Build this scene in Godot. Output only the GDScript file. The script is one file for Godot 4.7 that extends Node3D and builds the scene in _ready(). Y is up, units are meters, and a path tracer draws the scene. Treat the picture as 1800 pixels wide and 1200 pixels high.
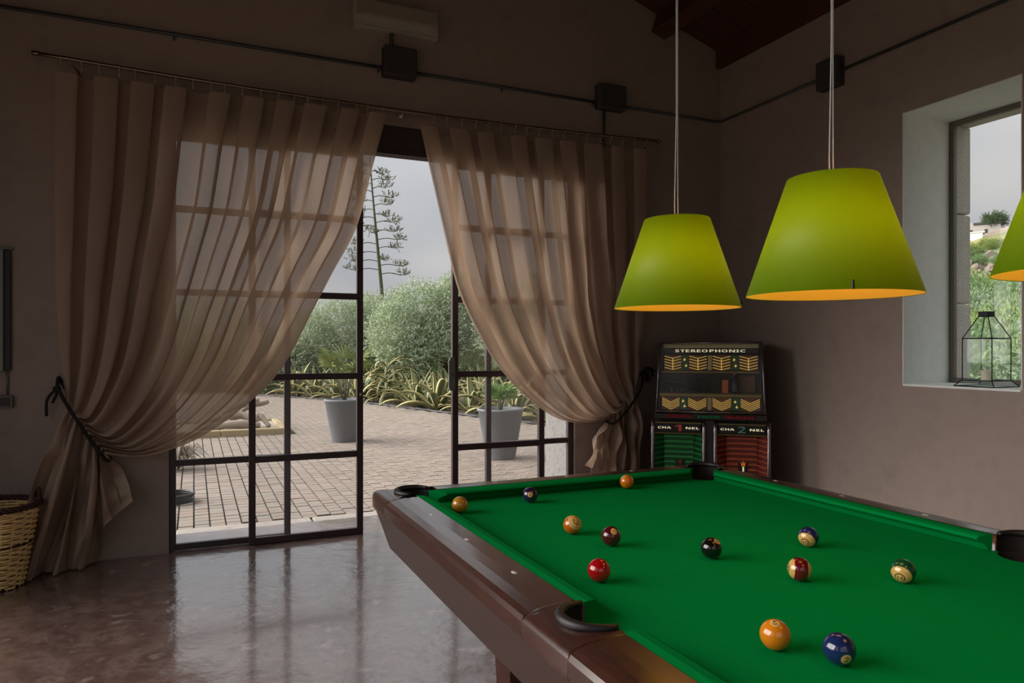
extends Node3D
# A games room: pool table, curtained glazed doors, jukebox in the corner, garden outside.
# Axes: x to the right along the door wall, y up, z from the door wall (z = 0) into the room.

const FLAT := -1
var used := {}
var rng := RandomNumberGenerator.new()
var mats := {}

# ------------------------------------------------------------------ helpers: shapes
func mb(group := 0) -> SurfaceTool:
	var st := SurfaceTool.new()
	st.begin(Mesh.PRIMITIVE_TRIANGLES)
	st.set_smooth_group(group)
	return st

func tri(st: SurfaceTool, a: Vector3, b: Vector3, c: Vector3) -> void:
	st.add_vertex(a); st.add_vertex(c); st.add_vertex(b)

func quad(st: SurfaceTool, a: Vector3, b: Vector3, c: Vector3, d: Vector3) -> void:
	tri(st, a, b, c); tri(st, a, c, d)

# a triangle or quad whose front looks along `way`
func dtri(st: SurfaceTool, a: Vector3, b: Vector3, c: Vector3, way: Vector3) -> void:
	if (b - a).cross(c - a).dot(way) >= 0.0: tri(st, a, b, c)
	else: tri(st, a, c, b)

func dquad(st: SurfaceTool, a: Vector3, b: Vector3, c: Vector3, d: Vector3, way: Vector3) -> void:
	if (c - a).cross(d - b).dot(way) >= 0.0: quad(st, a, b, c, d)
	else: quad(st, a, d, c, b)

func box(st: SurfaceTool, c: Vector3, s: Vector3, bev := 0.0, xf := Transform3D.IDENTITY) -> void:
	var h := s * 0.5
	var o := xf * c
	var v := func(axis: int, sx: float, sy: float, sz: float) -> Vector3:
		var p := Vector3(h.x - bev, h.y - bev, h.z - bev)
		p[axis] = h[axis]
		return xf * (c + Vector3(p.x * sx, p.y * sy, p.z * sz))
	for s1 in [-1.0, 1.0]:
		var f := [v.call(0, s1, -1, -1), v.call(0, s1, 1, -1), v.call(0, s1, 1, 1), v.call(0, s1, -1, 1)]
		dquad(st, f[0], f[1], f[2], f[3], (f[0] + f[2]) * 0.5 - o)
		f = [v.call(1, -1, s1, -1), v.call(1, 1, s1, -1), v.call(1, 1, s1, 1), v.call(1, -1, s1, 1)]
		dquad(st, f[0], f[1], f[2], f[3], (f[0] + f[2]) * 0.5 - o)
		f = [v.call(2, -1, -1, s1), v.call(2, 1, -1, s1), v.call(2, 1, 1, s1), v.call(2, -1, 1, s1)]
		dquad(st, f[0], f[1], f[2], f[3], (f[0] + f[2]) * 0.5 - o)
		if bev > 0.0:
			for s2 in [-1.0, 1.0]:
				var e := [v.call(0, s1, s2, -1), v.call(0, s1, s2, 1), v.call(1, s1, s2, 1), v.call(1, s1, s2, -1)]
				dquad(st, e[0], e[1], e[2], e[3], (e[0] + e[2]) * 0.5 - o)
				e = [v.call(0, s1, -1, s2), v.call(0, s1, 1, s2), v.call(2, s1, 1, s2), v.call(2, s1, -1, s2)]
				dquad(st, e[0], e[1], e[2], e[3], (e[0] + e[2]) * 0.5 - o)
				e = [v.call(1, -1, s1, s2), v.call(1, 1, s1, s2), v.call(2, 1, s1, s2), v.call(2, -1, s1, s2)]
				dquad(st, e[0], e[1], e[2], e[3], (e[0] + e[2]) * 0.5 - o)
				for s3 in [-1.0, 1.0]:
					var t := [v.call(0, s1, s2, s3), v.call(1, s1, s2, s3), v.call(2, s1, s2, s3)]
					dtri(st, t[0], t[1], t[2], t[0] - o)

func span(st: SurfaceTool, lo: Vector3, hi: Vector3, bev := 0.0) -> void:
	box(st, (lo + hi) * 0.5, hi - lo, bev)

# eight corners: bottom quad then top quad (a frustum or any hexahedron)
func hexa(st: SurfaceTool, b: Array, t: Array) -> void:
	var o := Vector3.ZERO
	for k in 4: o += (b[k] + t[k]) / 8.0
	dquad(st, b[0], b[1], b[2], b[3], (b[0] + b[2]) * 0.5 - o)
	dquad(st, t[0], t[1], t[2], t[3], (t[0] + t[2]) * 0.5 - o)
	for k in 4:
		var j := (k + 1) % 4
		dquad(st, b[k], b[j], t[j], t[k], (b[k] + t[j]) * 0.5 - o)

func tube(st: SurfaceTool, pts: Array, r, sides := 8, closed := false, caps := true) -> void:
	var n := pts.size()
	var rings := []
	var up := Vector3.UP
	var prev := Vector3.ZERO
	for i in n:
		var a: Vector3 = pts[(i - 1 + n) % n] if (i > 0 or closed) else pts[i]
		var b: Vector3 = pts[(i + 1) % n] if (i < n - 1 or closed) else pts[i]
		var d := (b - a).normalized()
		if i == 0:
			up = d.cross(Vector3.RIGHT if absf(d.x) < 0.8 else Vector3.UP).normalized()
		else:
			up = (up - d * up.dot(d))
			if up.length() < 1e-5: up = d.cross(Vector3(0.3, 0.5, 0.8))
			up = up.normalized()
		var side := d.cross(up)
		var rad: float = r[i] if (r is Array or r is PackedFloat32Array) else r
		var ring := []
		for k in sides:
			var f := TAU * k / sides
			ring.append(pts[i] + (up * cos(f) + side * sin(f)) * rad)
		rings.append(ring)
		prev = d
	var m := n if closed else n - 1
	for i in m:
		var p: Array = rings[i]
		var q: Array = rings[(i + 1) % n]
		var o: Vector3 = (pts[i] + pts[(i + 1) % n]) * 0.5
		for k in sides:
			var j := (k + 1) % sides
			dquad(st, p[k], p[j], q[j], q[k], (p[k] + p[j] + q[k] + q[j]) * 0.25 - o)
	if caps and not closed:
		for e in [0, n - 1]:
			var ring: Array = rings[e]
			var way: Vector3 = (pts[0] - pts[1]) if e == 0 else (pts[n - 1] - pts[n - 2])
			for k in range(1, sides - 1):
				dtri(st, ring[0], ring[k], ring[k + 1], way)

func lathe(st: SurfaceTool, prof: Array, n := 32, xf := Transform3D.IDENTITY) -> void:
	for i in prof.size() - 1:
		var a: Vector2 = prof[i]
		var b: Vector2 = prof[i + 1]
		for k in n:
			var f0 := TAU * k / n
			var f1 := TAU * ((k + 1) % n) / n
			var p0 := xf * Vector3(a.x * cos(f0), a.y, a.x * sin(f0))
			var p1 := xf * Vector3(b.x * cos(f0), b.y, b.x * sin(f0))
			var p2 := xf * Vector3(b.x * cos(f1), b.y, b.x * sin(f1))
			var p3 := xf * Vector3(a.x * cos(f1), a.y, a.x * sin(f1))
			if b.x > 1e-6: tri(st, p0, p1, p2)
			if a.x > 1e-6: tri(st, p0, p2, p3)

# a flat outline (x, z) between two heights
func prism(st: SurfaceTool, poly: PackedVector2Array, y0: float, y1: float, xf := Transform3D.IDENTITY) -> void:
	var ids := Geometry2D.triangulate_polygon(poly)
	var upw := xf.basis.y
	for k in range(0, ids.size(), 3):
		var a := poly[ids[k]]; var b := poly[ids[k + 1]]; var c := poly[ids[k + 2]]
		dtri(st, xf * Vector3(a.x, y1, a.y), xf * Vector3(b.x, y1, b.y), xf * Vector3(c.x, y1, c.y), upw)
		dtri(st, xf * Vector3(a.x, y0, a.y), xf * Vector3(b.x, y0, b.y), xf * Vector3(c.x, y0, c.y), -upw)
	var sgn := 0.0
	for k in poly.size():
		var p := poly[k]; var q := poly[(k + 1) % poly.size()]
		sgn += p.x * q.y - q.x * p.y
	sgn = signf(sgn)
	for k in poly.size():
		var p := poly[k]; var q := poly[(k + 1) % poly.size()]
		var way := xf.basis * (Vector3(q.y - p.y, 0, -(q.x - p.x)) * sgn)
		dquad(st, xf * Vector3(p.x, y0, p.y), xf * Vector3(q.x, y0, q.y), xf * Vector3(q.x, y1, q.y), xf * Vector3(p.x, y1, p.y), way)

# an outline given in (x, y), standing upright, between two depths z
func slab(st: SurfaceTool, poly: PackedVector2Array, z0: float, z1: float, xf := Transform3D.IDENTITY) -> void:
	var turn := Transform3D(Basis(Vector3.RIGHT, Vector3(0, 0, 1), Vector3(0, 1, 0)), Vector3.ZERO)
	prism(st, poly, z0, z1, xf * turn)

# a grid of points with smooth normals and uv
func sheet(rows: Array, uv_scale := Vector2.ONE) -> ArrayMesh:
	var nr := rows.size()
	var nc: int = rows[0].size()
	var v := PackedVector3Array()
	var nm := PackedVector3Array()
	var uv := PackedVector2Array()
	var ix := PackedInt32Array()
	for i in nr:
		for j in nc:
			v.append(rows[i][j])
			var du: Vector3 = rows[i][mini(j + 1, nc - 1)] - rows[i][maxi(j - 1, 0)]
			var dv: Vector3 = rows[mini(i + 1, nr - 1)][j] - rows[maxi(i - 1, 0)][j]
			nm.append(dv.cross(du).normalized())
			uv.append(Vector2(float(j) / (nc - 1), float(i) / (nr - 1)) * uv_scale)
	for i in nr - 1:
		for j in nc - 1:
			var a := i * nc + j
			for k in [a, a + 1, a + nc + 1, a, a + nc + 1, a + nc]: ix.append(k)
	var arr := []
	arr.resize(Mesh.ARRAY_MAX)
	arr[Mesh.ARRAY_VERTEX] = v
	arr[Mesh.ARRAY_NORMAL] = nm
	arr[Mesh.ARRAY_TEX_UV] = uv
	arr[Mesh.ARRAY_INDEX] = ix
	var m := ArrayMesh.new()
	m.add_surface_from_arrays(Mesh.PRIMITIVE_TRIANGLES, arr)
	return m

func catmull(pts: Array, t: float):
	var n := pts.size() - 1
	var f := clampf(t, 0.0, 1.0) * n
	var i := mini(int(f), n - 1)
	var u := f - i
	var p0 = pts[maxi(i - 1, 0)]; var p1 = pts[i]; var p2 = pts[i + 1]; var p3 = pts[mini(i + 2, n)]
	return 0.5 * ((2.0 * p1) + (p2 - p0) * u + (2.0 * p0 - 5.0 * p1 + 4.0 * p2 - p3) * u * u + (3.0 * p1 - p0 - 3.0 * p2 + p3) * u * u * u)

func smooth_path(pts: Array, n: int) -> Array:
	var out := []
	for i in n + 1: out.append(catmull(pts, float(i) / n))
	return out

# ------------------------------------------------------------------ helpers: objects
func numbered(called: String) -> String:
	if not used.has(called):
		used[called] = 0
		return called
	used[called] += 1
	return "%s_%03d" % [called, used[called]]

func tag(o: Node, label: String, category: String, group := "", kind := "") -> void:
	if label: o.set_meta("label", label)
	if category: o.set_meta("category", category)
	if group: o.set_meta("group", group)
	if kind: o.set_meta("kind", kind)

func thing(called: String, label: String, category: String, at := Vector3.ZERO, turn := 0.0, group := "") -> Node3D:
	var o := Node3D.new()
	o.name = numbered(called)
	add_child(o)
	o.position = at
	o.rotation.y = turn
	tag(o, label, category, group)
	return o

func inst(mesh: Mesh, called: String, m: Material, parent: Node, at := Vector3.ZERO) -> MeshInstance3D:
	var o := MeshInstance3D.new()
	o.mesh = mesh
	o.material_override = m
	o.name = called if parent != self else numbered(called)
	o.position = at
	parent.add_child(o, true)
	return o

func obj(st: SurfaceTool, called: String, m: Material, parent: Node = self) -> MeshInstance3D:
	st.generate_normals()
	return inst(st.commit(), called, m, parent)

func struct(st: SurfaceTool, called: String, m: Material, label: String) -> MeshInstance3D:
	var o := obj(st, called, m, self)
	tag(o, label, called.split("_")[0], "", "structure")
	return o

# ------------------------------------------------------------------ helpers: materials
func ramp(cols: Array) -> Gradient:
	var g := Gradient.new()
	var off := PackedFloat32Array()
	var cc := PackedColorArray()
	for i in cols.size():
		off.append(float(i) / (cols.size() - 1))
		cc.append(cols[i])
	g.offsets = off
	g.colors = cc
	return g

func noise_tex(sd: int, freq: float, cols: Array, size := 512, octaves := 5, stretch := 1.0) -> NoiseTexture2D:
	var n := FastNoiseLite.new()
	n.seed = sd
	n.noise_type = FastNoiseLite.TYPE_SIMPLEX_SMOOTH
	n.frequency = freq
	n.fractal_octaves = octaves
	n.fractal_gain = 0.55
	var t := NoiseTexture2D.new()
	t.width = size
	t.height = int(size * stretch)
	t.seamless = true
	t.noise = n
	if cols.size() > 0: t.color_ramp = ramp(cols)
	return t

func c8(r: int, g: int, b: int) -> Color:
	return Color(r / 255.0, g / 255.0, b / 255.0)

func mat(called: String, col: Color, rough := 0.7, metal := 0.0, spec := 0.5) -> StandardMaterial3D:
	var m := StandardMaterial3D.new()
	m.resource_name = called
	m.albedo_color = col
	m.roughness = rough
	m.metallic = metal
	m.metallic_specular = spec
	m.cull_mode = BaseMaterial3D.CULL_DISABLED
	mats[called] = m
	return m

func tri_tex(m: StandardMaterial3D, tex: Texture2D, scale: Vector3, world := true) -> StandardMaterial3D:
	m.albedo_texture = tex
	m.uv1_triplanar = true
	m.uv1_world_triplanar = world
	m.uv1_scale = scale
	return m

func bump(m: StandardMaterial3D, tex: Texture2D, cm: float) -> StandardMaterial3D:
	m.heightmap_enabled = true
	m.heightmap_texture = tex
	m.heightmap_scale = cm
	return m

func glass(called: String, col: Color, alpha: float) -> StandardMaterial3D:
	var m := mat(called, Color(col.r, col.g, col.b, alpha), 0.02)
	m.transparency = BaseMaterial3D.TRANSPARENCY_ALPHA
	return m

# ------------------------------------------------------------------ the scene
func _ready() -> void:
	rng.seed = 7
	camera_and_light()
	make_materials()
	print("room"); room()
	print("doors"); glazed_doors()
	print("window"); side_window()
	print("table"); pool_table()
	balls()
	print("lamps"); pendants()
	print("curtains"); curtains()
	print("jukebox"); jukebox()
	print("small"); wall_fittings(); basket(); lantern()
	print("outside"); paving(); garden(); hillside()
	print("done")

func camera_and_light() -> void:
	var cam := Camera3D.new()
	cam.name = "camera"
	add_child(cam)
	cam.position = Vector3(0, 1.348, 5.2)
	cam.rotation.y = deg_to_rad(-24.0)
	cam.near = 0.05
	cam.far = 900.0
	cam.projection = Camera3D.PROJECTION_FRUSTUM
	cam.size = cam.near * 1200.0 / 1256.0
	cam.frustum_offset = Vector2(0, cam.near * 11.0 / 1256.0)
	cam.current = true
	var e := Environment.new()
	e.background_mode = Environment.BG_SKY
	e.tonemap_mode = Environment.TONE_MAPPER_LINEAR
	e.tonemap_exposure = 1.25
	e.sdfgi_enabled = true
	e.ssao_enabled = true
	e.ssil_enabled = true
	var sky := Sky.new()
	var pan := PanoramaSkyMaterial.new()
	pan.panorama = overcast()
	sky.sky_material = pan
	e.sky = sky
	e.background_energy_multiplier = 1.0
	var we := WorldEnvironment.new()
	we.name = "environment"
	we.environment = e
	add_child(we)
	var sun := DirectionalLight3D.new()      # the sun behind thin cloud: broad and weak
	sun.name = "veiled_sun"
	add_child(sun)
	sun.look_at_from_position(Vector3(-9, 4.8, -4.5), Vector3.ZERO)
	sun.light_color = Color(1.0, 0.975, 0.95)
	sun.light_energy = 2.15
	sun.light_angular_distance = 70.0
	sun.shadow_enabled = true
	sun.sky_mode = DirectionalLight3D.SKY_MODE_LIGHT_ONLY

# an overcast sky: brighter overhead, with soft banks of cloud all round
func overcast() -> ImageTexture:
	var w := 512
	var h := 256
	var im := Image.create(w, h, false, Image.FORMAT_RGBF)
	var n := FastNoiseLite.new()
	n.seed = 11
	n.frequency = 1.6
	n.fractal_octaves = 5
	for y in h:
		var el := (0.5 - (y + 0.5) / h) * PI
		for x in w:
			var az := (x + 0.5) / w * TAU
			var d := Vector3(cos(el) * sin(az), sin(el), cos(el) * cos(az))
			var k := maxf(d.y, 0.0)
			var q := n.get_noise_3d(d.x / (k + 0.35), d.y * 3.0, d.z / (k + 0.35)) * 0.5 + 0.5
			q = smoothstep(0.25, 0.8, q)
			var c := Color(0.288, 0.297, 0.318).lerp(Color(0.375, 0.371, 0.366), q) * (1.0 + 2.0 * k)
			im.set_pixel(x, y, c)
	return ImageTexture.create_from_image(im)

func make_materials() -> void:
	var grain := noise_tex(3, 0.03, [c8(150, 150, 150), c8(205, 205, 205)], 512, 5)
	var fine := noise_tex(4, 0.12, [Color(0, 0, 0), Color(1, 1, 1)], 512, 4)
	var blotch := noise_tex(5, 0.008, [Color(0, 0, 0), Color(1, 1, 1)], 512, 4)
	var m := mat("wall_paint", Color.WHITE, 0.9)
	tri_tex(m, noise_tex(6, 0.012, [c8(146, 130, 122), c8(156, 140, 131), c8(151, 134, 126)], 512, 5), Vector3(0.6, 0.6, 0.6))
	bump(m, fine, 0.06)
	m = mat("white_plaster", Color.WHITE, 0.85)
	tri_tex(m, noise_tex(7, 0.02, [c8(228, 234, 230), c8(238, 242, 238)], 512, 5), Vector3(0.8, 0.8, 0.8))
	m = mat("outer_render", Color.WHITE, 0.9)
	tri_tex(m, noise_tex(8, 0.02, [c8(104, 103, 101), c8(138, 136, 133), c8(118, 116, 113)], 512, 6), Vector3(1.1, 1.1, 1.1))
	m = mat("polished_floor", Color.WHITE, 0.27, 0.0, 0.65)
	tri_tex(m, noise_tex(9, 0.012, [c8(78, 58, 53), c8(126, 104, 98), c8(98, 76, 70), c8(176, 158, 152)], 1024, 6), Vector3(0.35, 0.35, 0.35))
	m.roughness_texture = noise_tex(10, 0.02, [Color(0.55, 0.55, 0.55), Color(0.95, 0.95, 0.95)], 512, 5)
	m.roughness_texture_channel = BaseMaterial3D.TEXTURE_CHANNEL_GRAYSCALE
	bump(m, noise_tex(12, 0.02, [Color(0, 0, 0), Color(1, 1, 1)], 1024, 6), 0.5)
	m.clearcoat_enabled = true
	m.clearcoat = 1.0
	m.clearcoat_roughness = 0.11
	m = mat("dark_timber", Color.WHITE, 0.7)
	tri_tex(m, noise_tex(13, 0.02, [c8(58, 32, 22), c8(86, 48, 32), c8(70, 38, 26)], 512, 5), Vector3(0.4, 3.0, 3.0))
	m = mat("steel_frame", c8(66, 52, 54), 0.45, 0.2)
	m = mat("steel_head", c8(70, 60, 60), 0.5, 0.2)
	glass("pane_glass", Color(0.95, 0.98, 0.97), 0.04)
	mats["pane_glass"].metallic_specular = 0.2
	glass("lantern_glass", Color(0.75, 0.9, 0.85), 0.10)
	mats["lantern_glass"].metallic_specular = 0.35
	m = mat("lead_came", c8(40, 40, 42), 0.5, 0.6)
	# curtains: an open weave that lets light through
	m = mat("curtain_cloth", Color(0.86, 0.76, 0.685, 0.985), 0.9)
	var weave := Image.create(64, 64, false, Image.FORMAT_RGBA8)
	for y in 64:
		for x in 64:
			var k := 0.84 + 0.16 * (0.5 + 0.5 * sin(x * TAU / 8.0)) * (0.5 + 0.5 * sin(y * TAU / 8.0)) + rng.randf_range(-0.05, 0.05)
			weave.set_pixel(x, y, Color(k, k, k, clampf(0.93 + 0.6 * (k - 0.9), 0.75, 1.0)))
	m.albedo_texture = ImageTexture.create_from_image(weave)
	m.uv1_scale = Vector3(150, 120, 1)
	m.transparency = BaseMaterial3D.TRANSPARENCY_ALPHA
	m.backlight_enabled = true
	m.backlight = Color(0.98, 0.95, 0.90)
	m = mat("black_cord", c8(22, 18, 18), 0.85)
	m = mat("chrome_rod", c8(150, 128, 112), 0.28, 1.0)
	m = mat("nickel", c8(214, 206, 194), 0.4, 0.8)
	m = mat("conduit_metal", c8(84, 88, 88), 0.5, 0.5)
	m = mat("box_plastic", c8(62, 58, 58), 0.7)
	m = mat("lamp_plastic", c8(175, 168, 158), 0.5)
	m = mat("lamp_diffuser", c8(150, 140, 128), 0.35)
	# pool table
	m = mat("table_wood", Color.WHITE, 0.3)
	tri_tex(m, noise_tex(14, 0.016, [c8(44, 25, 20), c8(68, 38, 30), c8(52, 29, 23), c8(78, 46, 36)], 512, 6), Vector3(6.0, 2.0, 0.7))
	m.clearcoat_enabled = true
	m.clearcoat = 0.7
	m.clearcoat_roughness = 0.14
	m = mat("table_apron", Color.WHITE, 0.42)
	tri_tex(m, noise_tex(15, 0.016, [c8(54, 40, 36), c8(66, 49, 44)], 512, 5), Vector3(2.0, 6.0, 0.5))
	m = mat("green_cloth", Color.WHITE, 1.0, 0.0, 0.1)
	tri_tex(m, noise_tex(16, 0.1, [c8(0, 118, 55), c8(4, 136, 65)], 512, 3), Vector3(3, 3, 3))
	m = mat("pocket_rubber", c8(26, 22, 24), 0.5)
	m = mat("pocket_leather", c8(20, 13, 14), 0.8)
	m = mat("sight_pearl", c8(214, 208, 198), 0.3)
	# lamps
	m = mat("lime_shade", Color(0.22, 0.42, 0.01), 0.5, 0.0, 0.4)
	m.backlight_enabled = true
	m.backlight = Color(0.60, 0.77, 0.06)
	m = mat("shade_lining", Color(0.93, 0.78, 0.36), 0.6)
	m.backlight_enabled = true
	m.backlight = Color(0.9, 0.9, 0.9)
	m = mat("warm_bulb", c8(255, 230, 180), 0.4)
	m.emission_enabled = true
	m.emission = Color(1.0, 0.72, 0.36)
	m.emission_energy_multiplier = 3.0
	glass("clear_flex", Color(0.9, 0.9, 0.9), 0.45)
	mats["clear_flex"].roughness = 0.3
	m = mat("lamp_metal", c8(170, 170, 168), 0.35, 0.9)
	# jukebox
	mat("juke_body", c8(44, 36, 34), 0.45)
	mat("juke_chrome", c8(168, 160, 168), 0.25, 1.0)
	mat("juke_gold", c8(128, 112, 72), 0.35, 0.8)
	mat("juke_dark", c8(18, 16, 15), 0.5)
	mat("juke_cream", c8(176, 166, 120), 0.6)
	mat("juke_card", c8(104, 62, 44), 0.7)
	mat("juke_green", c8(24, 88, 56), 0.5)
	mat("juke_red", c8(150, 18, 34), 0.35)
	mat("juke_emerald", c8(10, 130, 84), 0.35)
	mat("juke_grille_green", c8(22, 92, 44), 0.35, 0.3)
	mat("juke_grille_red", c8(120, 52, 38), 0.35, 0.3)
	for a in [["juke_rib", c8(236, 204, 96), 0.42], ["juke_letters", c8(238, 228, 190), 0.42], ["juke_one", c8(190, 70, 56), 0.06], ["juke_two", c8(80, 140, 120), 0.06], ["juke_crown", c8(236, 130, 30), 0.12]]:
		m = mat(a[0], a[1], 0.5)
		m.emission_enabled = true
		m.emission = a[1]
		m.emission_energy_multiplier = a[2]
	glass("juke_glass", Color(0.9, 0.9, 0.9), 0.03)
	mats["juke_glass"].metallic_specular = 0.18
	mat("juke_slat_green", c8(70, 178, 96), 0.25, 0.2)
	mat("juke_slat_red", c8(206, 104, 74), 0.25, 0.2)
	# basket
	m = mat("wicker", Color.WHITE, 0.55)
	tri_tex(m, noise_tex(17, 0.05, [c8(214, 166, 100), c8(246, 214, 150), c8(232, 192, 126)], 256, 4), Vector3(6, 6, 6))
	mat("dark_wicker", c8(62, 34, 26), 0.7)
	# outside
	m = mat("paver", Color.WHITE, 0.9)
	tri_tex(m, noise_tex(18, 0.05, [c8(126, 116, 106), c8(148, 138, 128), c8(137, 126, 116)], 512, 5), Vector3(1.7, 1.7, 1.7))
	m.vertex_color_use_as_albedo = true
	m = mat("paver_pink", Color.WHITE, 0.9)
	tri_tex(m, noise_tex(19, 0.05, [c8(132, 118, 107), c8(150, 136, 125)], 512, 5), Vector3(1.7, 1.7, 1.7))
	m = mat("paver_grey", Color.WHITE, 0.9)
	tri_tex(m, noise_tex(20, 0.05, [c8(128, 120, 111), c8(148, 140, 130)], 512, 5), Vector3(1.7, 1.7, 1.7))
	m = mat("joint_sand", c8(44, 38, 33), 0.95)
	m = mat("threshold_stone", Color.WHITE, 0.8)
	tri_tex(m, noise_tex(21, 0.02, [c8(124, 116, 108), c8(172, 165, 158), c8(148, 140, 132)], 512, 6), Vector3(0.7, 2.0, 2.5))
	m = mat("kerb_stone", c8(164, 148, 114), 0.9)
	m = mat("gravel", Color.WHITE, 0.95)
	tri_tex(m, noise_tex(22, 0.2, [c8(100, 90, 78), c8(172, 161, 146), c8(134, 122, 108)], 512, 3), Vector3(2.0, 2.0, 2.0))
	m = mat("soil", Color.WHITE, 0.95)
	tri_tex(m, noise_tex(23, 0.05, [c8(84, 70, 56), c8(128, 112, 94), c8(108, 92, 76)], 512, 5), Vector3(0.6, 0.6, 0.6))
	m = mat("pot_grey", c8(114, 118, 124), 0.75)
	m = mat("driftwood", c8(150, 138, 126), 0.9)
	m = mat("dry_grass", c8(132, 122, 106), 0.9)
	m = mat("hose_black", c8(48, 46, 50), 0.6)
	for a in [["olive_leaf", 0.9], ["bush_leaf", 0.9], ["stalk_leaf", 0.8]]:
		m = mat(a[0], Color.WHITE, a[1], 0.0, 0.3)
		m.vertex_color_use_as_albedo = true
		m.backlight_enabled = true
		m.backlight = Color(0.6, 0.62, 0.5)
	m = mat("agave_leaf", Color.WHITE, 0.6)
	m.vertex_color_use_as_albedo = true
	m = mat("palm_leaf", Color.WHITE, 0.6)
	m.vertex_color_use_as_albedo = true
	m.backlight_enabled = true
	m.backlight = Color(0.5, 0.5, 0.3)
	m = mat("bark", Color.WHITE, 0.95)
	tri_tex(m, noise_tex(24, 0.05, [c8(62, 48, 40), c8(104, 86, 72)], 256, 4), Vector3(2, 2, 2))
	m = mat("stalk_green", c8(70, 76, 48), 0.8)
	m = mat("hill_earth", Color.WHITE, 0.95)
	m.vertex_color_use_as_albedo = true
	m = mat("hill_rock", Color.WHITE, 0.95)
	tri_tex(m, noise_tex(27, 0.06, [c8(110, 100, 90), c8(150, 138, 126)], 256, 4), Vector3(0.5, 0.5, 0.5))
	m = mat("far_hill", c8(126, 128, 108), 1.0)
	m = mat("far_wall", c8(168, 164, 158), 0.9)
	m = mat("far_white", c8(222, 222, 220), 0.9)
	m = mat("far_dark", c8(60, 64, 60), 0.9)
	m = mat("jamb_stone", Color.WHITE, 0.95)
	tri_tex(m, noise_tex(25, 0.06, [c8(150, 148, 138), c8(204, 202, 192), c8(180, 178, 168)], 512, 6), Vector3(1.5, 1.5, 1.5))
	bump(m, noise_tex(26, 0.08, [Color(0, 0, 0), Color(1, 1, 1)], 512, 4), 0.8)
	m = mat("window_steel", c8(104, 96, 88), 0.5, 0.3)
	m = mat("candle_wax", c8(226, 214, 190), 0.6)
	m = mat("socket_grey", c8(110, 102, 96), 0.5)
	m = mat("channel_steel", c8(116, 122, 116), 0.5, 0.4)

# ------------------------------------------------------------------ the room
func roof_y(x: float) -> float:
	return 4.05 + 0.33 * (4.4 - x)

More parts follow.
